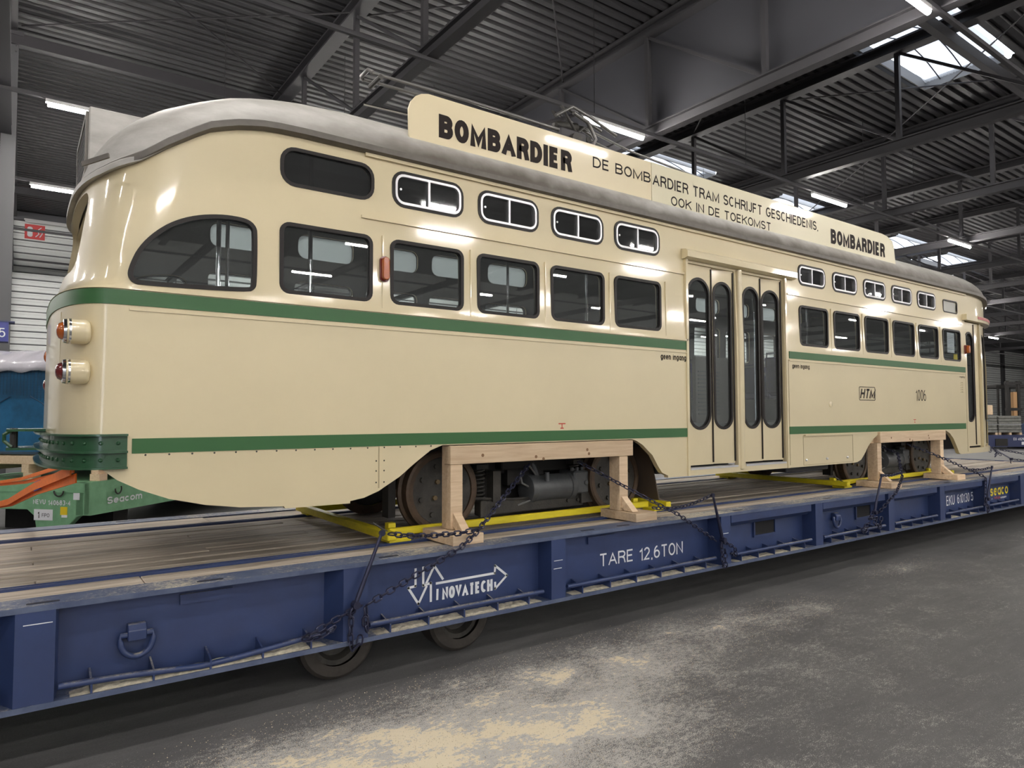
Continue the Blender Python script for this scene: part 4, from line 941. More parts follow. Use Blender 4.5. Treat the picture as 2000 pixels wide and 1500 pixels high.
MB().tube([(3.95, .30, 2.55), (4.3, .34, 2.28), (4.38, .34, 2.15), (4.38, .34, 1.7)], .018, 8).build('handrail', chrome, tram)
MB().tube([(3.98, .5, 2.3), (4.35, .5, 2.28)], .013, 8).build('handrail', chrome, tram)
MB().box(9.0, 9.06, .15, 1.4, 1.63, 2.9).build('cab_partition', inner, tram)
MB().prism([(9.7, 1.63), (10.1, 1.63), (10.1, 2.35), (9.85, 2.45), (9.7, 2.2)], 'y', 1.2, 1.7).build('driver_seat', inner, tram)

# ---- running gear
MB().box(-.9, 11.6, .35, 1.85, 1.42, 1.50).build('underframe', dark, tram)
for a in ((3.75, 4.9, .25, .7, 1.13, 1.38), (5.9, 6.8, .20, .7, 1.04, 1.38), (5.0, 5.7, 1.3, 1.9, 1.08, 1.4), (-.4, .5, .3, .8, 1.19, 1.4), (10.4, 11.2, .5, 1.5, 1.15, 1.4)):
    MB().box(*a).build('underfloor_box', mat('box_black', (.03, .03, .034), .5), tram, bevel=.01)
wheel_p = [(0, .335), (.015, .345), (.055, .345), (.06, .325), (.115, .325)]
def bogie(xc, sgn):
    x1, x2 = xc - .95, xc + .95; R = .325
    b = MB().box(xc - .55, xc + .62, .42, .50, .87, .99).build('bogie_beam', iron, tram, bevel=.008)
    b['label'] = 'two-axle bogie under the ' + ('tail' if sgn < 0 else 'nose')
    for x in (x1, x2):
        for y0, d in ((.33, 1), (1.87, -1)):
            tw = MB().lathe((x, y0, 1.115), (0, d, 0), [(0, R - .02), (.008, R), (.09, R), (.10, R + .025), (.13, R + .025), (.135, R - .06)], 40, caps=False)
            tw.lathe((x, y0, 1.115), (0, d, 0), [(.0, R - .02), (.0, R - .055), (.012, R - .058)], 40, caps=False)
            tw.build('wheel_tyre', rusty, b, smooth=30)
            dk = MB().lathe((x, y0 + d * .012, 1.115), (0, d, 0), [(0, R - .06), (.10, R - .06)], 36).build('wheel_disc', iron, b)
            if d == 1:
                for k in range(8):
                    a = 2 * PI * k / 8 + .3; 
                    MB().lathe((x + .205 * math.cos(a), y0 + .012, 1.115 + .205 * math.sin(a)), (0, -1, 0), [(0, .022), (.018, .022)], 6).build('wheel_bolt', iron, b)
                for k in range(4):
                    a = 2 * PI * k / 4 + .6; MB().lathe((x + .09 * math.cos(a), y0 + .012, 1.115 + .09 * math.sin(a)), (0, -1, 0), [(0, .02), (.02, .02)], 6).build('wheel_bolt', mat('ochre_bolt', (.16, .11, .05), .6), b)
        MB().lathe((x, .40, 1.115), (0, 1, 0), [(0, .06), (1.4, .06)], 14).build('axle', dark, b)
    MB().lathe((xc - .03, .47, 1.06), (1, 0, 0), [(0, .10), (.01, .125), (.06, .13), (.065, .12), (.46, .12), (.465, .13), (.52, .13), (.53, .11), (.56, .06)], 28).build('motor', motorm, b, smooth=35)
    MB().box(xc + .46, xc + .64, .36, .60, .99, 1.20).build('motor_gearbox', motorm, b, bevel=.015)
    for k in range(3): MB().lathe((xc + .48 + .06 * k, .42, 1.20), (0, 0, 1), [(0, .016), (.03, .016)], 8).build('gearbox_cap', motorm, b)
    MB().box(xc + .12, xc + .17, .352, .36, 1.135, 1.15).build('red_tag', redsign, b) if False else None
    MB().tube([(xc + .08, .45, 1.18), (xc - .02, .42, 1.27), (xc - .12, .42, 1.20), (xc - .10, .42, 1.12), (xc - .02, .42, 1.08), (xc + .05, .40, .98), (xc - .15, .42, .93)], .009, 6).build('cable', mat('cable_grey', (.2, .2, .2), .5), b, smooth=50)
    MB().tube([(xc + .10, .46, 1.17), (xc + .05, .44, 1.26), (xc + .02, .50, 1.34)], .022, 8).build('hose', motorm, b, smooth=50)
    for sx in (-.52, .55):
        hel = [(xc + sx + .045 * math.cos(t * .8), .47 + .045 * math.sin(t * .8), .99 + t * .0042) for t in range(64)]
        MB().tube(hel, .009, 5).build('coil_spring', iron, b, smooth=50)
        MB().box(xc + sx - .06, xc + sx + .06, .41, .53, 1.26, 1.30).build('spring_seat', iron, b)
    MB().box(xc - .95, xc + .95, .55, .65, 1.20, 1.32).build('bogie_side_frame', dark, b, bevel=.01)
    MB().box(xc - .2, xc + .2, .5, 1.7, 1.10, 1.40).build('bolster', dark, b)
    MB().box(xc - .75, xc + .75, .72, 1.5, .93, 1.40).build('traction_gear', dark, b, bevel=.03)
    MB().tube([(xc - .62, .44, 1.02), (xc - .2, .42, .985), (xc + .66, .42, .985)], .012, 6).build('brake_rod', iron, b)
    MB().box(xc - .42, xc - .34, .40, .5, .98, 1.24).build('hanger', iron, b); MB().box(xc - .30, xc + .05, .44, .6, 1.24, 1.33).build('cable_box', dark, b, bevel=.01)
    MB().box(xc - .56, xc - .50, .38, .42, .86, 1.0).build('end_plate', iron, b, bevel=.004); MB().box(xc + .56, xc + .70, .38, .44, .90, 1.0).build('end_plate', iron, b, bevel=.004)
    MB().lathe((xc + .60, .40, 1.09), (0, -1, 0), [(0, .05), (.02, .05), (.03, .03), (.05, .02)], 12).build('gear_cover', motorm, b)
    MB().lathe((xc + .12, .34, 1.13), (0, 0, 1), [(0, .02), (.08, .02)], 10).build('oil_cap', motorm, b)
    for x in (xc - .48, xc - .40, xc + .42, xc + .54): MB().lathe((x, .42, .93), (0, -1, 0), [(0, .016), (.02, .016)], 6).build('beam_bolt', iron, b)
    MB().box(x1 - .42, x1 - .36, .45, .56, .92, 1.30).build('sand_pipe_bracket', dark, b)
    return b
bogie(2.32, -1); bogie(8.66, 1)
# bent mud flap behind the rear bogie's front wheel
MB().prism([(3.60, 1.40), (3.74, .90), (3.86, .86), (3.86, .85), (3.73, .885), (3.59, 1.40)], 'y', .2, .62).build('mud_flap', mat('flap_brown', (.10, .075, .06), .6), tram)
# ================================================================== BLUE ROLL TRAILER
TX0, TX1, TZ, BZ, TY0, TY1 = -3.4, 14.6, .79, .285, -.35, 2.55
tr = thing('roll_trailer', 'long navy blue flat roll trailer with plank deck carrying the tram', 'trailer', (5.0, YC, 0))
def I(x): return x
for side, yo, s_ in (('near', TY0, 1), ('far', TY1, -1)):
    def bx(x0, x1, a, b, z0, z1, name, m=navy, par=None, bev=0):
        ya, yb = sorted((yo + s_ * a, yo + s_ * b)); return MB().box(x0, x1, ya, yb, z0, z1).build(name, m, par or tr, bevel=bev)
    web = bx(TX0, TX1, .15, .17, BZ + .03, TZ - .03, 'side_web')
    # top flange with punched slots = strips
    bx(TX0, TX1, 0, .20, TZ - .028, TZ, 'top_flange', flangem)
    bx(TX0, TX1, 0, .16, BZ, BZ + .028, 'bottom_flange', flangem)
    ribs = [-3.2, -1.31, .35, 2.0, 4.045, 5.64, 7.23, 8.615, 10.06, 11.42, 12.8, 14.3]
    for k, x in enumerate(ribs):
        wd = .165 if k < 3 else .14
        ya, yb = sorted((yo + s_ * .004, yo + s_ * .15))
        MB().prism([(x - wd / 2 - (.07 if k < 3 else .015), yo + s_ * .15), (x - wd / 2, yo + s_ * .004), (x + wd / 2, yo + s_ * .004), (x + wd / 2 + .02, yo + s_ * .15)][::s_], 'z', BZ + .028, TZ - .028).build('side_post', navy, tr)
    if s_ == 1:
        for k in range(len(ribs) - 1):
            a, b = ribs[k] + .10, ribs[k + 1] - .14
            if k == 1: pts = [(a, .02 + TY0, .375), (-.9, .02 + TY0, .362), (-.55, .025 + TY0, .335), (-.35, .02 + TY0, .345), (b, .02 + TY0, .395)]
            else: pts = [(a, TY0 + .02, .385), (b, TY0 + .02, .385)]
            rp = MB().tube(pts, .0165, 10).build('rope_rail', navy, tr, smooth=50)
            nb = max(2, round((b - a) / .285))
            for j in range(nb):
                x = a + (b - a) * (j + .5) / nb
                MB().prism([(TY0 + .008, BZ + .028), (TY0 + .15, BZ + .028), (TY0 + .15, .40), (TY0 + .145, .40), (TY0 + .04, .375), (TY0 + .008, .365)], 'x', x - .005, x + .005).build('rail_bracket', navy, rp)
        # thick upper stiffener on the bays beyond the middle
        for k in range(4, len(ribs) - 1):
            MB().prism([(TY0 + .01, TZ - .03), (TY0 + .01, TZ - .10), (TY0 + .06, TZ - .14), (TY0 + .15, TZ - .15), (TY0 + .15, TZ - .03)], 'x', ribs[k] + .09, ribs[k + 1] - .14).build('edge_stiffener', navy, tr)
        for x0, x1 in ((-.64, -.36), (2.42, 2.72)): MB().box(x0, x1, TY0 + .13, TY0 + .15, .66, .715).build('stiffening_plate', navy, tr)
        for x0, x1 in ((4.68, 5.02), (6.66, 6.98)):
            p = MB().ring([(x0 - .02, .48), (x1 + .02, .48), (x1 + .02, .675), (x0 - .02, .675)], [(x0, .50), (x1, .50), (x1, .655), (x0, .655)], 'y', TY0 + .13, TY0 + .15).build('lifting_pocket', navy, tr)
            MB().box(x0, x1, TY0 + .142, TY0 + .149, .50, .655).build('pocket_hole', mat('pocket_black', (.004, .004, .006), .8), p)
        for x, sc_ in ((-.855, 1), (6.18, .9)):
            d = MB().prism([(TY0 + .15, .60), (TY0 + .11, .60), (TY0 + .085, .57), (TY0 + .09, .515), (TY0 + .15, .515)], 'x', x - .045, x + .045).build('lashing_bracket', navy, tr, bevel=.004)
            pts = [(x + .078 * sc_ * math.cos(t), TY0 + .105, .515 - .085 * sc_ * math.sin(t)) for t in [PI * i / 14 for i in range(15)]]
            pts = [(x + .078 * sc_, TY0 + .115, .545)] + pts + [(x - .078 * sc_, TY0 + .115, .545)]
            MB().tube(pts, .016, 10, close=True).build('lashing_ring', navy, d, smooth=50)
        for x in (-1.28, -.50, .6, 2.35, 2.75, 4.3, 5.9, 7.5, 8.9):
            MB().prism(rr(x - .07, x + .07, TY0 + .045, TY0 + .075, .014), 'z', TZ - .002, TZ + .002).build('flange_slot', mat('slot_dark', (.012, .014, .03), .6), tr)
    for x in (-2.0, -.6, 1.0, 3.2): 
        if s_ == -1: MB().prism(rr(x - .08, x + .08, TY1 - .09, TY1 - .055, .014), 'z', TZ - .002, TZ + .002).build('flange_slot', mat('slot_dark', (.012, .014, .03), .6), tr)
# sawdust lying in the lower flange
r3 = random.Random(11); dm = MB()
for a, b, h in ((-1.16, .16, 1.), (-3, -1.5, .8), (.5, 1.85, .7), (2.15, 3.85, .6), (4.2, 5.4, .35), (8.9, 9.8, .5)):
    n_ = int((b - a) / .03); vs = []; 
    for i in range(n_ + 1):
        x = a + (b - a) * i / n_; e = min(1, i / 4, (n_ - i) / 4)
        for j in range(4):
            y = TY0 + .012 + j * .03; vs.append((x + r3.uniform(-.008, .008), y, BZ + .0285 + (.010 * h * e * r3.uniform(.1, 1.2) if j not in (0,) else .0) + j * .004 * h * e))
    dm.add(vs, [(i * 4 + j, i * 4 + j + 1, (i + 1) * 4 + j + 1, (i + 1) * 4 + j) for i in range(n_) for j in range(3)])
o = dm.build('flange_sawdust', mat('flange_sawdust', (.74, .67, .52), .9, noise=.5, nscale=30)); tag(o, 'sawdust heaped along the lower flange of the blue trailer', 'sawdust', kind='stuff')
# deck
MB().box(TX0, TX1, TY0 + .2, TY1 - .2, TZ - .12, TZ - .05).build('deck_frame', nblue, tr)
def plank_row(y0, y1, off):
    x = TX0 + off
    x = TX0; first = True
    while x < TX1 - .01:
        L = (off if first else 4.2); first = False
        xe = min(TX1, x + L); zz = TZ - .004 + rnd.uniform(-.009, .003)
        MB().box(x + .003, xe - .003, y0 + .0065, y1 - .0065, zz - .045, zz).build('plank', plankm, tr, bevel=.004)
        x = xe
plank_row(-.148, .115, 2.6)
W_ = (1.88 - .185) / 11
for k in range(11): plank_row(.185 + k * W_, .185 + (k + 1) * W_, [2.1, 3.9, 1.2, 3.1][k % 4])
plank_row(1.96, 2.33, 3.4)
for y in (.122, 1.89): 
    MB().box(TX0, TX1, y, y + .012, TZ - .06, TZ + .004).build('deck_rail', navy, tr); MB().box(TX0, TX1, y + .042, y + .054, TZ - .06, TZ + .004).build('deck_rail', navy, tr)
# steel end deck
ed = MB().box(TX1, 19.3, TY0, TY1, TZ - .12, TZ - .006).build('end_deck', deckst, tr)
MB().box(TX1, 19.3, TY0, TY0 + .02, BZ, TZ - .12).build('end_side_plate', navy, tr); MB().box(TX1, 19.3, TY1 - .02, TY1, BZ, TZ - .12).build('end_side_plate', navy, tr)
MB().box(TX1 - .02, TX1 + .02, TY0 + .2, TY1 - .2, TZ - .05, TZ + .004).build('deck_cross_bar', navy, tr)
# wheels under the trailer
for x in (.33, 1.26):
    for ya, d in ((-.12, 1), (2.32, -1)):
        wt = MB().lathe((x, ya, .26), (0, d, 0), [(0, .17), (.0, .235), (.02, .257), (.18, .257), (.20, .235), (.2, .17)], 36, caps=False).build('wheel_tyre', grout, tr, smooth=35)
        MB().lathe((x, ya + d * .03, .26), (0, d, 0), [(0, .172), (.0, .14), (.05, .12), (.055, .05), (.03, .045), (.03, .002)], 28, caps=False).build('wheel_rim', iron, wt, smooth=35)
MB().lathe((.33, .0, .26), (0, 1, 0), [(0, .04), (2.2, .04)], 12).build('axle', dark, tr); MB().lathe((1.26, .0, .26), (0, 1, 0), [(0, .04), (2.2, .04)], 12).build('axle', dark, tr)
MB().box(.33, 1.26, .12, .2, .22, .30).build('bogie_arm', dark, tr)
for x in (.8, 3, 5, 7, 9, 11, 13): MB().box(x - .06, x + .06, -.15, 2.35, BZ + .1, TZ - .12).build('cross_member', dark, tr)
MB().box(TX0, TX1, .4, .5, BZ + .05, TZ - .12).build('centre_beam', dark, tr)
for x in (17.5, 18.3): MB().box(x - .1, x + .1, .2, 2.0, 0, TZ - .12).build('support_leg', dark, tr)
# lettering on the side web (surface y = TY0 + .15)
WP = place_y(TY0 + .148)
lettering('TARE', tr, 2.56, 2.955, .455, .56, WP, whitep, wt=.13); lettering('12,6TON', tr, 3.03, 3.60, .445, .555, WP, whitep, wt=.13)
lettering('EKU', tr, 9.08, 9.34, .45, .585, WP, whitep, wt=.12); lettering('610130', tr, 9.43, 9.84, .455, .585, WP, whitep, wt=.115); lettering('5', tr, 9.885, 9.965, .46, .585, WP, whitep, wt=.12)
lettering('seaco', tr, 10.58, 11.27, .475, .63, WP, mat('logo_yellow', (.78, .62, .03), .5), wt=.185)
lettering('a', tr, 10.62, 10.66, .425, .445, WP, whitep); lettering('HNA', tr, 10.72, 10.95, .415, .465, WP, mat('logo_red', (.7, .08, .03), .5), shear=.3); lettering('company', tr, 10.97, 11.2, .41, .45, WP, whitep, wt=.2)
strokes([[(.845, .66), (.845, .545), (.79, .54), (.868, .42), (.93, .53)], [(.905, .665), (.905, .54), (.965, .55), (.965, .425)], [(.93, .555), (.992, .665), (1.06, .565)], [(1.018, .495), (1.016, .43)], [(1.01, .54), (1.505, .545), (1.508, .60), (1.615, .515), (1.508, .43), (1.508, .475)]], .017, TY0 + .148, whitep, tr)
lettering('NOVATECH', tr, 1.055, 1.485, .42, .505, WP, whitep, wt=.24)
for a, b, z in ((1.955, 2.04, .60), (1.95, 2.03, .54), (-1.36, -1.24, .70), (4.0, 4.08, .60)): MB().box(a, b, TY0 + .0015, TY0 + .006, z, z + .004).build('scratch', whitep, tr)

# ================================================================== TIMBER TRESTLES
def trestle(x0, x1, xl, xr, lab):
    t = thing('timber_trestle', lab, 'trestle', ((x0 + x1) / 2, 0, TZ), group='timber trestles')
    Z0 = TZ + .001
    MB().box(x0, x1, -.035, .055, 1.35, 1.488).build('beam', pine, t, bevel=.003)
    for kx, kz in ((.42, 1.38), (.46, 1.36), (.71, 1.42), (.72, 1.385), (.15, 1.41)):
        MB().lathe((x0 + (x1 - x0) * kx, -.034, kz), (0, -1, 0), [(0, .014), (.0016, .013)], 12).build('knot', mat('wood_knot', (.20, .11, .055), .7), t)
    for k, x in enumerate((xl, xr)):
        MB().prism([(-.03, Z0 + .076), (.10, Z0 + .076), (.10, 1.486), (.058, 1.486), (.058, 1.347), (-.03, 1.347)], 'x', x, x + .105).build('post', pine, t, bevel=.002)
        fx0 = x - .11 if k == 0 else x - .02
        MB().box(fx0, fx0 + .26, -.25, .20, Z0, Z0 + .073).build('foot', pine, t, bevel=.003)
        MB().prism([(-.032, Z0 + .20), (-.032, Z0 + .10), (-.07, Z0 + .076), (-.17, Z0 + .076)], 'x', x + .02, x + .09).build('brace', pine, t, bevel=.002)
    return t
trestle(1.22, 3.14, 1.225, 2.97, 'pine timber trestle wedged under the body at the rear bogie')
trestle(7.64, 9.54, 7.56, 9.36, 'pine timber trestle wedged under the body at the front bogie')

# ================================================================== YELLOW BOGIE FRAMES
def yframe(xa, xb, lab):
    t = thing('yellow_frame', lab, 'frame', ((xa + xb) / 2, YC, TZ), group='yellow bogie frames')
    for y in (.27, 1.90): MB().prism([(xa + .1, TZ + .028), (xb - .05, TZ + .028), (xb - .05, TZ + .085), (xa + .1, TZ + .085)], 'y', y - .03, y + .01).build('long_bar', yellow, t, bevel=.006)
    for x in (xa, xb): MB().box(x, x + .07, .06, 2.05, TZ + .03, TZ + .09).build('cross_bar', yellow, t, bevel=.006)
    for x in (xa + .04, xb - .10):
        for y in (.12, 1.85): MB().box(x, x + .18, y, y + .16, TZ + .001, TZ + .03).build('foot_block', yellow, t, bevel=.004)
    for x in (xa + .12, xb - .2): MB().box(x, x + .06, .30, .36, TZ + .03, TZ + .115).build('stop_block', yellow, t)
    MB().tube([(xa + .03, .13, TZ + .085), (xa + .0, .16, TZ + .11), (xa - .05, .2, TZ + .15)], .008, 6).build('hook', iron, t)
yframe(.76, 3.68, 'yellow steel bar frame lying round the rear bogie wheels'); yframe(6.98, 9.95, 'yellow steel bar frame lying round the front bogie wheels')

# ================================================================== LASHING CHAINS
def link_mesh(pitch, r, w_, m):
    L = pitch / 2 + r * .9; pts = []
    for i in range(14):
        a = 2 * PI * i / 14; c_, s_ = math.cos(a), math.sin(a)
        pts.append(((L - w_) * (1 if c_ > 0 else -1) + w_ * c_, w_ * s_, 0))
    return MB().tube(pts, r, 5, close=True).mesh('link', m, smooth=60)
LM = link_mesh(.050, .0058, .0165, chainm); LMs = link_mesh(.042, .0050, .0145, chainm)
def chain(pts, lab, group=None, pitch=.050, lm=None, sag=0., name='lashing_chain', cat='chain', roll=0):
    lm = lm or LM; P = [Vector(p) for p in pts]; Q = [P[0]]
    for a, b in zip(P[:-1], P[1:]):
        n_ = max(1, int((b - a).length / .02))
        for i in range(1, n_ + 1):
            t = i / n_; q = a.lerp(b, t); q.z -= sag * 4 * t * (1 - t) * (b - a).length; Q.append(q)
    t_ = thing(name, lab, cat, tuple(P[0]), group=group)
    pos = Q[0]; acc = 0; k = 0; cur = Q[0]; i = 1; last = Q[0]
    while i < len(Q):
        if (Q[i] - last).length >= pitch:
            d = (Q[i] - last).normalized(); c_ = last + d * pitch / 2
            q = d.to_track_quat('X', 'Z'); q = q @ Matrix.Rotation(PI / 2 * (k % 2) + .5 + roll, 3, 'X').to_quaternion()
            o = link('link', lm, t_); o.location = c_ - P[0]; o.rotation_mode = 'QUATERNION'; o.rotation_quaternion = q
            last = last + d * pitch; k += 1
        else: i += 1
    return t_
def lever(a, b, lab, r=.013, name='chain_lever'):
    t = thing(name, lab, 'lever', tuple(b), group='chain tensioning levers')
    A = Vector(a); B = Vector(b)
    MB().tube([A, A.lerp(B, .5), A.lerp(B, .86), B], [r * .8, r, r * 1.2, r], 8).build('handle', chainm, t, smooth=50)
    MB().lathe(tuple(A + Vector((0, .01, -.008))), (0, -1, 0), [(0, .02), (.02, .02)], 10).build('ring_head', chainm, t)
    MB().lathe(tuple(B + Vector((0, .02, 0))), (0, -1, 0), [(0, .024), (.05, .024)], 10).build('pivot', chainm, t)
    MB().tube([B, B + Vector((-.03, -.005, -.03)), B + Vector((-.035, 0, -.06)), B + Vector((-.01, 0, -.08))], .008, 6).build('hook', chainm, t, smooth=50)
Y0 = TY0 - .035
chain([(2.15, .22, 1.30), (1.30, -.27, .875), (1.1, -.37, .80), (.40, Y0 - .01, .53)], 'lashing chain running from the rear bogie down past the left trestle post', 'lashing chains')
chain([(1.30, -.285, .90), (1.02, -.30, .895), (.52, -.38, .965)], 'short chain from the lever top beside the left trestle foot', 'lashing chains', sag=.03)
lever((.505, -.39, .975), (.325, Y0 - .01, .545), 'dark blue tensioning lever standing against the rib left of the arrow emblem')
chain([(.37, Y0, .53), (.2, Y0 + .005, .47), (.03, Y0 + .0, .405), (.0, Y0 + .04, .37), (.10, Y0 - .004, .385), (.24, Y0 - .004, .45)], 'chain hooked to the rope rail below the left lever', 'lashing chains')
chain([(.305, Y0, .515), (.30, Y0, .40), (.30, Y0 + .0, .27), (.34, Y0 - .002, .24), (.365, Y0, .30), (.37, Y0, .36)], 'loose chain end looped under the left lever', 'lashing chains', roll=.4)
chain([(.40, Y0 + .005, .515), (.41, Y0, .36), (.38, Y0 - .02, .335), (.385, Y0 - .02, .46)], 'doubled chain end hanging right of the left lever', 'lashing chains')
chain([(2.70, .22, 1.30), (3.14, -.26, .96), (3.35, -.37, .84), (3.86, Y0 - .01, .545)], 'lashing chain running from the rear bogie down past the right trestle post', 'lashing chains', lm=LMs, pitch=.042)
chain([(3.10, -.30, .91), (3.4, -.36, .90), (3.77, -.40, .985)], 'short chain from the lever top to the chain right of the rear trestle', 'lashing chains', lm=LMs, pitch=.042, sag=.03)
lever((3.775, -.41, .99), (3.93, Y0 - .01, .56), 'dark blue tensioning lever right of the tare lettering')
chain([(3.93, Y0, .545), (4.05, Y0, .50), (4.14, Y0, .45), (4.16, Y0 + .02, .37), (4.05, Y0, .44)], 'chain hooked to the rope rail right of the tare lettering', 'lashing chains', lm=LMs, pitch=.042)
chain([(3.93, Y0, .53), (3.93, Y0, .38), (3.95, Y0, .285), (3.985, Y0, .30), (3.98, Y0, .42), (3.96, Y0 - .01, .5)], 'loose chain loop hanging at the rib right of the tare lettering', 'lashing chains', lm=LMs, pitch=.042)
chain([(8.25, .25, 1.27), (8.12, -.02, 1.2), (7.62, -.30, .93), (7.25, -.40, .78), (6.78, Y0 - .01, .55)], 'lashing chain dropping from the front bogie to the rail near the second pocket', 'lashing chains')
chain([(6.87, -.41, 1.0), (7.2, -.37, .98), (7.58, -.30, .99)], 'short chain at the lever top by the front trestle', 'lashing chains')
lever((6.86, -.42, 1.01), (6.72, Y0 - .01, .58), 'dark blue tensioning lever at the front trestle')
chain([(6.74, Y0, .60), (6.60, Y0, .50), (6.80, Y0 - .015, .52), (6.66, Y0 - .02, .44), (6.84, Y0 - .01, .42), (6.78, Y0 - .03, .36), (6.88, Y0 - .01, .52)], 'bunched chain tangle under the lever of the front trestle', 'lashing chains')
chain([(6.62, Y0, .47), (6.45, Y0 + .01, .40), (6.5, Y0 + .0, .36), (6.62, Y0, .44)], 'chain hooked to the rope rail beside the second ring', 'lashing chains')
chain([(8.9, .22, 1.30), (9.25, -.05, 1.12), (9.9, -.30, .86), (10.0, -.36, .80), (9.86, Y0 - .01, .47)], 'lashing chain leaving the front bogie towards the nose', 'lashing chains')
chain([(9.62, -.29, .93), (9.9, -.36, .92), (10.09, -.40, .95)], 'short chain at the lever top by the yellow emblem', 'lashing chains')
lever((10.09, -.41, .96), (9.93, Y0 - .01, .50), 'dark blue tensioning lever left of the yellow emblem')
chain([(9.92, Y0, .50), (9.86, Y0, .40), (9.94, Y0 - .02, .42), (9.90, Y0 - .02, .30), (9.98, Y0 - .01, .34), (9.95, Y0, .46)], 'bunched chain hanging left of the yellow emblem', 'lashing chains')
# gear on the far right of the deck
chain([(14.0, 1.0, .98), (14.1, 1.0, 1.08), (14.3, .98, .95), (14.2, 1.0, .85), (14.35, 1.0, .98), (14.4, .95, .9)], 'bunched chain lying on the deck beyond the tram nose', 'deck chains')
chain([(14.35, .95, 1.02), (14.6, .5, .92), (14.9, 0.1, .86), (15.3, -.6, .80)], 'chain stretched to the right edge of the view beyond the nose', 'deck chains')
chain([(13.75, .52, .87), (13.9, .2, .84), (14.3, -.3, .83), (14.7, -.9, .70)], 'lower chain leading off the right edge beyond the nose', 'deck chains')
lever((14.15, .95, 1.02), (13.7, .55, .88), 'dark lever lying on the deck beyond the nose')

# ================================================================== GREEN TRAILER BEHIND THE TAIL (local: x along its side, y along its end)
RZ = math.radians(43.8)
gt = thing('green_trailer', 'pale green roll trailer standing behind the tram tail', 'trailer', (-.63, 6.61, 0), rotz=RZ)
MB().prism([(-.0, .80), (0, .36), (.12, .34), (5.8, .34), (5.8, .80)], 'y', 0, .12).build('side_beam', lgreen, gt)
MB().prism([(-.0, .80), (0, .36), (5.8, .36), (5.8, .80)], 'y', 2.38, 2.5).build('side_beam', lgreen, gt)
ef = MB().prism([(0, .80), (0, .36), (.10, .34), (.28, .17), (.75, .17), (.78, .33), (.90, .42), (1.6, .42), (1.72, .33), (1.75, .17), (2.22, .17), (2.4, .34), (2.5, .36), (2.5, .80)], 'x', 0, .10).build('end_face', lgreen, gt, bevel=.008)
MB().box(-.012, 0, 0, 2.5, .665, .80).build('end_rim', lgreen, ef)
MB().box(.1, 5.8, .12, 2.38, .70, .79).build('deck', lgreen, gt)
MB().box(.9, 1.2, .3, 2.2, .0, .7).build('end_support', dark, gt)
MB().box(4.2, 5.4, .2, 2.3, .0, .7).build('wheel_set', dark, gt)
for yy in (.37, 1.7):
    pts = [(-.03, yy + .075 * math.cos(t), .69 - .075 * math.sin(t)) for t in [PI * i / 10 for i in range(11)]]
    MB().tube(pts, .011, 6).build('lashing_ring', iron, gt, smooth=50)
pts = [(.60 + .06 * math.cos(t), -.03, .66 - .07 * math.sin(t)) for t in [PI * i / 10 - .5 for i in range(13)]]
MB().tube(pts, .010, 6).build('lashing_ring', iron, gt, smooth=50)
MB().tube([(1.93, -.02, .78), (1.98, -.02, .6), (1.96, -.02, .42), (1.9, -.02, .34)], .006, 5).build('hose', dark, gt)
PE = ((-.004, 0, 0), (0, -1, 0), (0, 0, 1)); PS = ((0, -.004, 0), (1, 0, 0), (0, 0, 1))
lettering('NEVU', gt, -.80, -.60, .50, .565, PE, whitep, wt=.18); lettering('140683-4', gt, -.56, -.20, .49, .56, PE, whitep, wt=.18)
lettering('Seacom', gt, .42, 1.12, .46, .56, PS, whitep, wt=.2)
def tg(y0, y1, z0, z1, m, nm, x=-.004): return MB().box(x - .002, x, y0, y1, z0, z1).build(nm, m, gt)
tg(.06, .16, .57, .68, paperm, 'label_sheet'); tg(.48, .78, .28, .43, paperm, 'label_sheet'); tg(.25, .36, .36, .47, yelp, 'yellow_sticker'); tg(.25, .34, .325, .36, paperm, 'label_sheet')
lettering('1', gt, -.72, -.69, .31, .40, ((-.0075, 0, 0), (0, -1, 0), (0, 0, 1)), blackp, bold=.01); lettering('FPO', gt, -.65, -.53, .325, .375, ((-.0075, 0, 0), (0, -1, 0), (0, 0, 1)), blackp)
# cargo on the green trailer
cg = thing('wrapped_crate', 'blue tarpaulin-wrapped crate under netting on the green trailer', 'crate', (-.63, 6.61, 0), rotz=RZ)
b_ = MB(); nx, nz = 14, 12; 
def wob(a, b): return .03 * math.sin(a * 5.1 + b * 2.3) + .02 * math.sin(a * 11 - b * 7)
b_.prism([(.32, 1.16), (5.3, 1.16), (5.3, 2.42), (.95, 2.42), (.32, 2.38)], 'y', .08, 2.42)
b_.build('tarpaulin', bluet, cg, bevel=.04)
nv = MB()
netm = mat('net_cord', (.015, .05, .10), .7)
for k in range(40):
    y = .1 + k * .058; z1_ = 1.78 + .25 * abs(math.sin((y - .5) * 1.35)); nv.box(.300, .304, y, y + .006, z1_, 2.38)
for k in range(18):
    z = 1.98 + k * .024; nv.box(.299, .303, .1, 2.4, z, z + .004)
o = nv.build('netting', netm, cg); o['kind'] = 'stuff'
for c0 in (.75, 2.0):
    MB().tube([(.30, c0 + .45, 2.0), (.30, c0 + .25, 1.9), (.30, c0 + .08, 1.72), (.30, c0 + .0, 1.5)], .008, 5).build('net_seam', netm, cg)
    MB().tube([(.30, c0 - .45, 2.0), (.30, c0 - .25, 1.9), (.30, c0 - .08, 1.72), (.30, c0, 1.5)], .008, 5).build('net_seam', netm, cg)
    MB().box(.298, .305, c0 - .012, c0 + .012, 1.18, 1.5).build('white_strap', whitep, cg)
MB().box(.292, .299, .60, .84, 1.80, 2.02).build('label_sheet', paperm, cg); MB().box(.292, .299, .70, .86, 2.27, 2.32).build('red_label', redsign, cg)
MB().box(.292, .299, .72, .78, 2.05, 2.13).build('white_tag', whitep, cg)
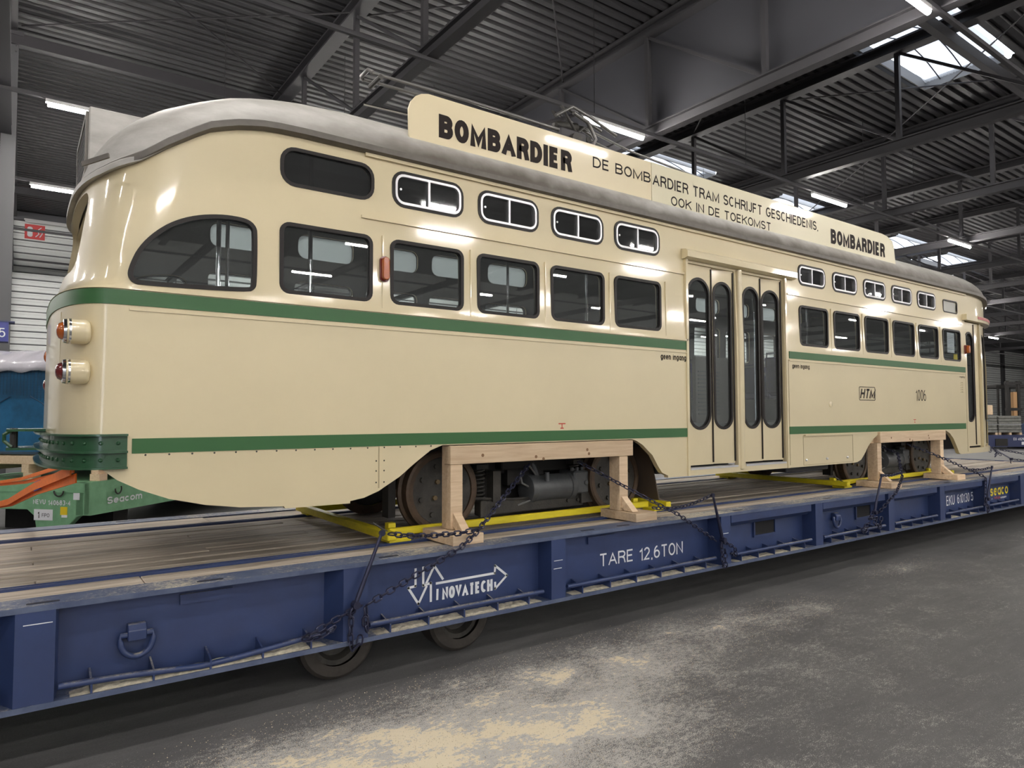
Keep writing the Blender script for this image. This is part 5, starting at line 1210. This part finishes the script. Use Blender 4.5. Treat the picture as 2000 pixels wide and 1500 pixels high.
wt_ = MB(); vs = []; A_ = 30; B_ = 12
prof = [(0.27, 2.36), (.26, 2.44), (.30, 2.54), (.45, 2.66), (.9, 2.72), (1.6, 2.74), (2.6, 2.72)]
for i in range(A_ + 1):
    y = .45 + 2.0 * i / A_
    for j, (px, pz) in enumerate(prof):
        e = min(1, max(0, (y - .45) / .5)); zz = pz if j else 2.36 + (1 - e) * .22
        vs.append((px - .01 + .012 * math.sin(y * 9 + j), y, min(2.8, zz + .02 * math.sin(y * 13 + j * 2.1) + (.12 * (1 - e) if 0 else 0)) - (1 - e) * (.20 if j > 1 else .0)))
m_ = len(prof); wt_.add(vs, [(i * m_ + j, i * m_ + j + 1, (i + 1) * m_ + j + 1, (i + 1) * m_ + j) for i in range(A_) for j in range(m_ - 1)])
o = wt_.build('white_sheet', whitet, cg, smooth=60)
sm = o.modifiers.new('s', 'SOLIDIFY'); sm.thickness = .01
pl = thing('pallet', 'pine timber skid under the blue wrapped crate', 'pallet', (-.63, 6.61, 0), rotz=RZ)
MB().box(.30, .42, -.15, 2.45, 1.02, 1.14).build('front_board', pine, pl, bevel=.005)
for y in (.03, 1.18, 2.25): MB().box(.28, 5.2, y, y + .12, .90, 1.02).build('bearer', pine, pl, bevel=.004)
for y in (-.0, 1.10, 2.2): MB().box(.27, .42, y, y + .16, .80, .90).build('block', pine, pl, bevel=.004)
MB().box(.5, 5.2, -.15, 2.45, 1.02, 1.155).build('top_boards', pine, pl)
# orange straps from the coupler to the corner of the green trailer
def strap(pts, wv, lab, th=.006):
    t = MB(); P = [Vector(p) for p in pts]
    for k in range(2):
        o_ = Vector((0, 0, -.035 * k))
        q = [p + o_ * (1 - i / (len(P) - 1)) for i, p in enumerate(P)]
        for a, b in zip(q[:-1], q[1:]): t.beam(a, b, .012, wv)
    return t
for (p, lab) in (([(-1.12, .75, 1.37), (-1.28, 2.6, 1.12), (-1.45, 4.3, .84), (-1.66, 5.6, .66)], 'lower wide orange lashing strap pulled left from under the bumper'), ([(-1.10, 1.3, 1.38), (-1.35, 3.6, 1.12), (-1.72, 5.9, .90)], 'upper thin orange lashing strap left of the bumper')):
    t = thing('lashing_strap', lab, 'strap', tuple(p[0]), group='orange lashing straps')
    a, b = (.06, .0) if 'lower' in lab else (.03, .0)
    for k in range(2):
        mb = MB(); q = [Vector(v) + Vector((.03 * k, 0, -.05 * k * (1 - i / 3))) for i, v in enumerate(p)]
        for u, v in zip(q[:-1], q[1:]): mb.beam(u, v, .008, a)
        mb.build('webbing', orange, t)
    if a > .05: MB().beam((-1.24, 2.2, 1.175), (-1.27, 2.55, 1.125), .012, .072).build('blue_sleeve', mat('sleeve_blue', (.06, .06, .35), .6), t)
hk = thing('strap_hook', 'dark blue hook ring at the left end of the orange strap', 'hook', (-1.66, 5.6, .6))
MB().tube([(-1.66 + .09 * math.cos(t), 5.6 + .03 * math.cos(t), .6 + .05 * math.sin(t)) for t in [2 * PI * i / 14 for i in range(14)]], .022, 8, close=True).build('ring', nblue, hk, smooth=50)
MB().box(-1.70, -1.66, 5.58, 5.62, 0, .56).build('stand_bar', nblue, hk)
# blue sign block with the figure 5 at the left edge
bb = thing('numbered_block', 'blue block with a white figure at the left edge above the white sheet', 'block', (-1.9, 9.5, 0))
MB().box(-2.05, -1.54, 9.45, 9.75, 2.93, 3.25).build('box', mat('block_blue', (.02, .03, .22), .4), bb)
MB().box(-2.15, -1.46, 9.44, 9.76, 3.25, 3.27).build('top_plate', nblue, bb); MB().box(-2.0, -1.9, 9.55, 9.65, 0, 2.93).build('pole', nblue, bb)
lettering('5', bb, -1.67, -1.58, 3.0, 3.15, place_y(9.448), whitep)

# ================================================================== RIGHT BACKGROUND
rt = thing('far_trailer', 'navy blue roll trailer in the distance beyond the tram nose', 'trailer', (40, 8.5, 0))
ux = Vector((.81, -.585, 0)); 
def FB(u0, u1, d0, d1, z0, z1, base=(37.6, 9.4)):
    """box given along the picture-parallel direction u and depth direction d"""
    bx_, by_ = base; U = Vector((.812, -.584)); D = Vector((.584, .812)); vs = []
    for z in (z0, z1):
        for d in (d0, d1):
            for u in (u0, u1): p = Vector((bx_, by_)) + U * u + D * d; vs.append((p.x, p.y, z))
    return MB().add(vs, [(0, 2, 3, 1), (4, 5, 7, 6), (0, 1, 5, 4), (2, 6, 7, 3), (0, 4, 6, 2), (1, 3, 7, 5)])
FB(-3, 7, 0, .15, .1, .68).build('side_beam', nblue, rt); FB(-3, 7, .15, 1.62, .55, .68).build('deck', nblue, rt)
FB(.3, .9, -.03, 0, .15, .5).build('dark_recess', dark, rt); FB(2, 2.6, .2, 1.55, 0, .5).build('wheel_set', dark, rt); FB(-2, -1.4, .2, 1.55, 0, .5).build('wheel_set', dark, rt)
U3 = (.812, -.584, 0); PO = (37.6 - .584 * .01, 9.4 - .812 * .01, 0)
lettering('EU 402912', rt, 1.2, 1.85, .42, .55, (PO, U3, (0, 0, 1)), whitep, bold=.01)
FB(1.6, 1.75, -.01, 0, .2, .35).build('label_sheet', paperm, rt)
for k, (u0, u1) in enumerate(((-.9, .55), (.6, 1.75))):
    t = thing('wrapped_bundle', ['grey wrapped bundle on the far trailer, half hidden by the tram nose', 'grey wrapped bundle on the far trailer, right one'][k], 'bundle', (37.6 + .812 * (u0 + u1) / 2, 9.4 - .584 * (u0 + u1) / 2, .68), group='wrapped bundles')
    for j in range(6): FB(u0 + .01 * (j % 2), u1 - .01 * (j % 3), .15, 1.6, .80 + j * .14, .93 + j * .14).build('layer', greyw, t, bevel=.02)
    for j in range(3): FB(u0 + j * (u1 - u0 - .12) / 2, u0 + .12 + j * (u1 - u0 - .12) / 2, .15, 1.6, .685, .80).build('skid', pine, t)
    a_ = FB(u0, u1, .12, .14, 1.20, 1.215).build('band', whitep, t)
t = thing('timber_stack', 'stack of pale timber boards behind the wrapped bundles', 'timber', (39, 11, 0))
for j in range(4): FB(-1.5, .25, .0, 1.05, .0 + j * .56, .5 + j * .56, base=(39.5, 10.07)).build('crate_board', pine, t, bevel=.02)
# forklift
fk = thing('forklift', 'dark forklift truck with raised mast at the right edge, far behind', 'forklift', (42.3, 10.5, 0))
F = lambda *a: FB(*a, base=(41.2, 10.35))
F(.65, .78, 0, .15, .1, 3.5).build('mast_rail', dark, fk); F(1.25, 1.38, 0, .15, .1, 3.5).build('mast_rail', dark, fk)
F(.6, 1.45, -.02, .12, 1.9, 2.05).build('cross_plate', dark, fk); F(.6, 1.45, -.02, .12, 3.3, 3.45).build('cross_plate', dark, fk)
F(1.0, 1.2, .0, .2, 1.5, 2.9).build('lift_cylinder', mat('orange_cylinder', (.45, .25, .1), .5), fk)
F(.5, 2.6, .4, 2.6, .45, 1.2).build('chassis', mat('fork_blue', (.02, .05, .12), .5), fk, bevel=.05); F(.6, 2.5, 1.7, 2.6, 1.2, 1.6).build('counterweight', dark, fk, bevel=.05)
F(.45, 2.6, .5, 2.4, 3.15, 3.3).build('overhead_guard', dark, fk)
for u in (.55, 2.45):
    for d in (.55, 2.3): F(u, u + .09, d, d + .09, 1.2, 3.15).build('guard_post', dark, fk)
for u, d in ((.5, .7), (2.4, .7), (.5, 2.2), (2.4, 2.2)):
    p = Vector((41.2, 10.35)) + Vector((.812, -.584)) * u + Vector((.584, .812)) * d
    MB().lathe((p.x, p.y, .33), (.812, -.584, 0), [(0, .2), (.0, .3), (.03, .33), (.22, .33), (.25, .3), (.25, .2)], 20).build('wheel', dark, fk)
F(.7, .85, -.9, 0, .3, .36).build('fork', iron, fk); F(1.2, 1.35, -.9, 0, .3, .36).build('fork', iron, fk)
MB().beam((42.3, 9.2, 2.3), (42.9, 8.8, 1.8), .12, .12).build('hydraulic_arm', silver, fk)
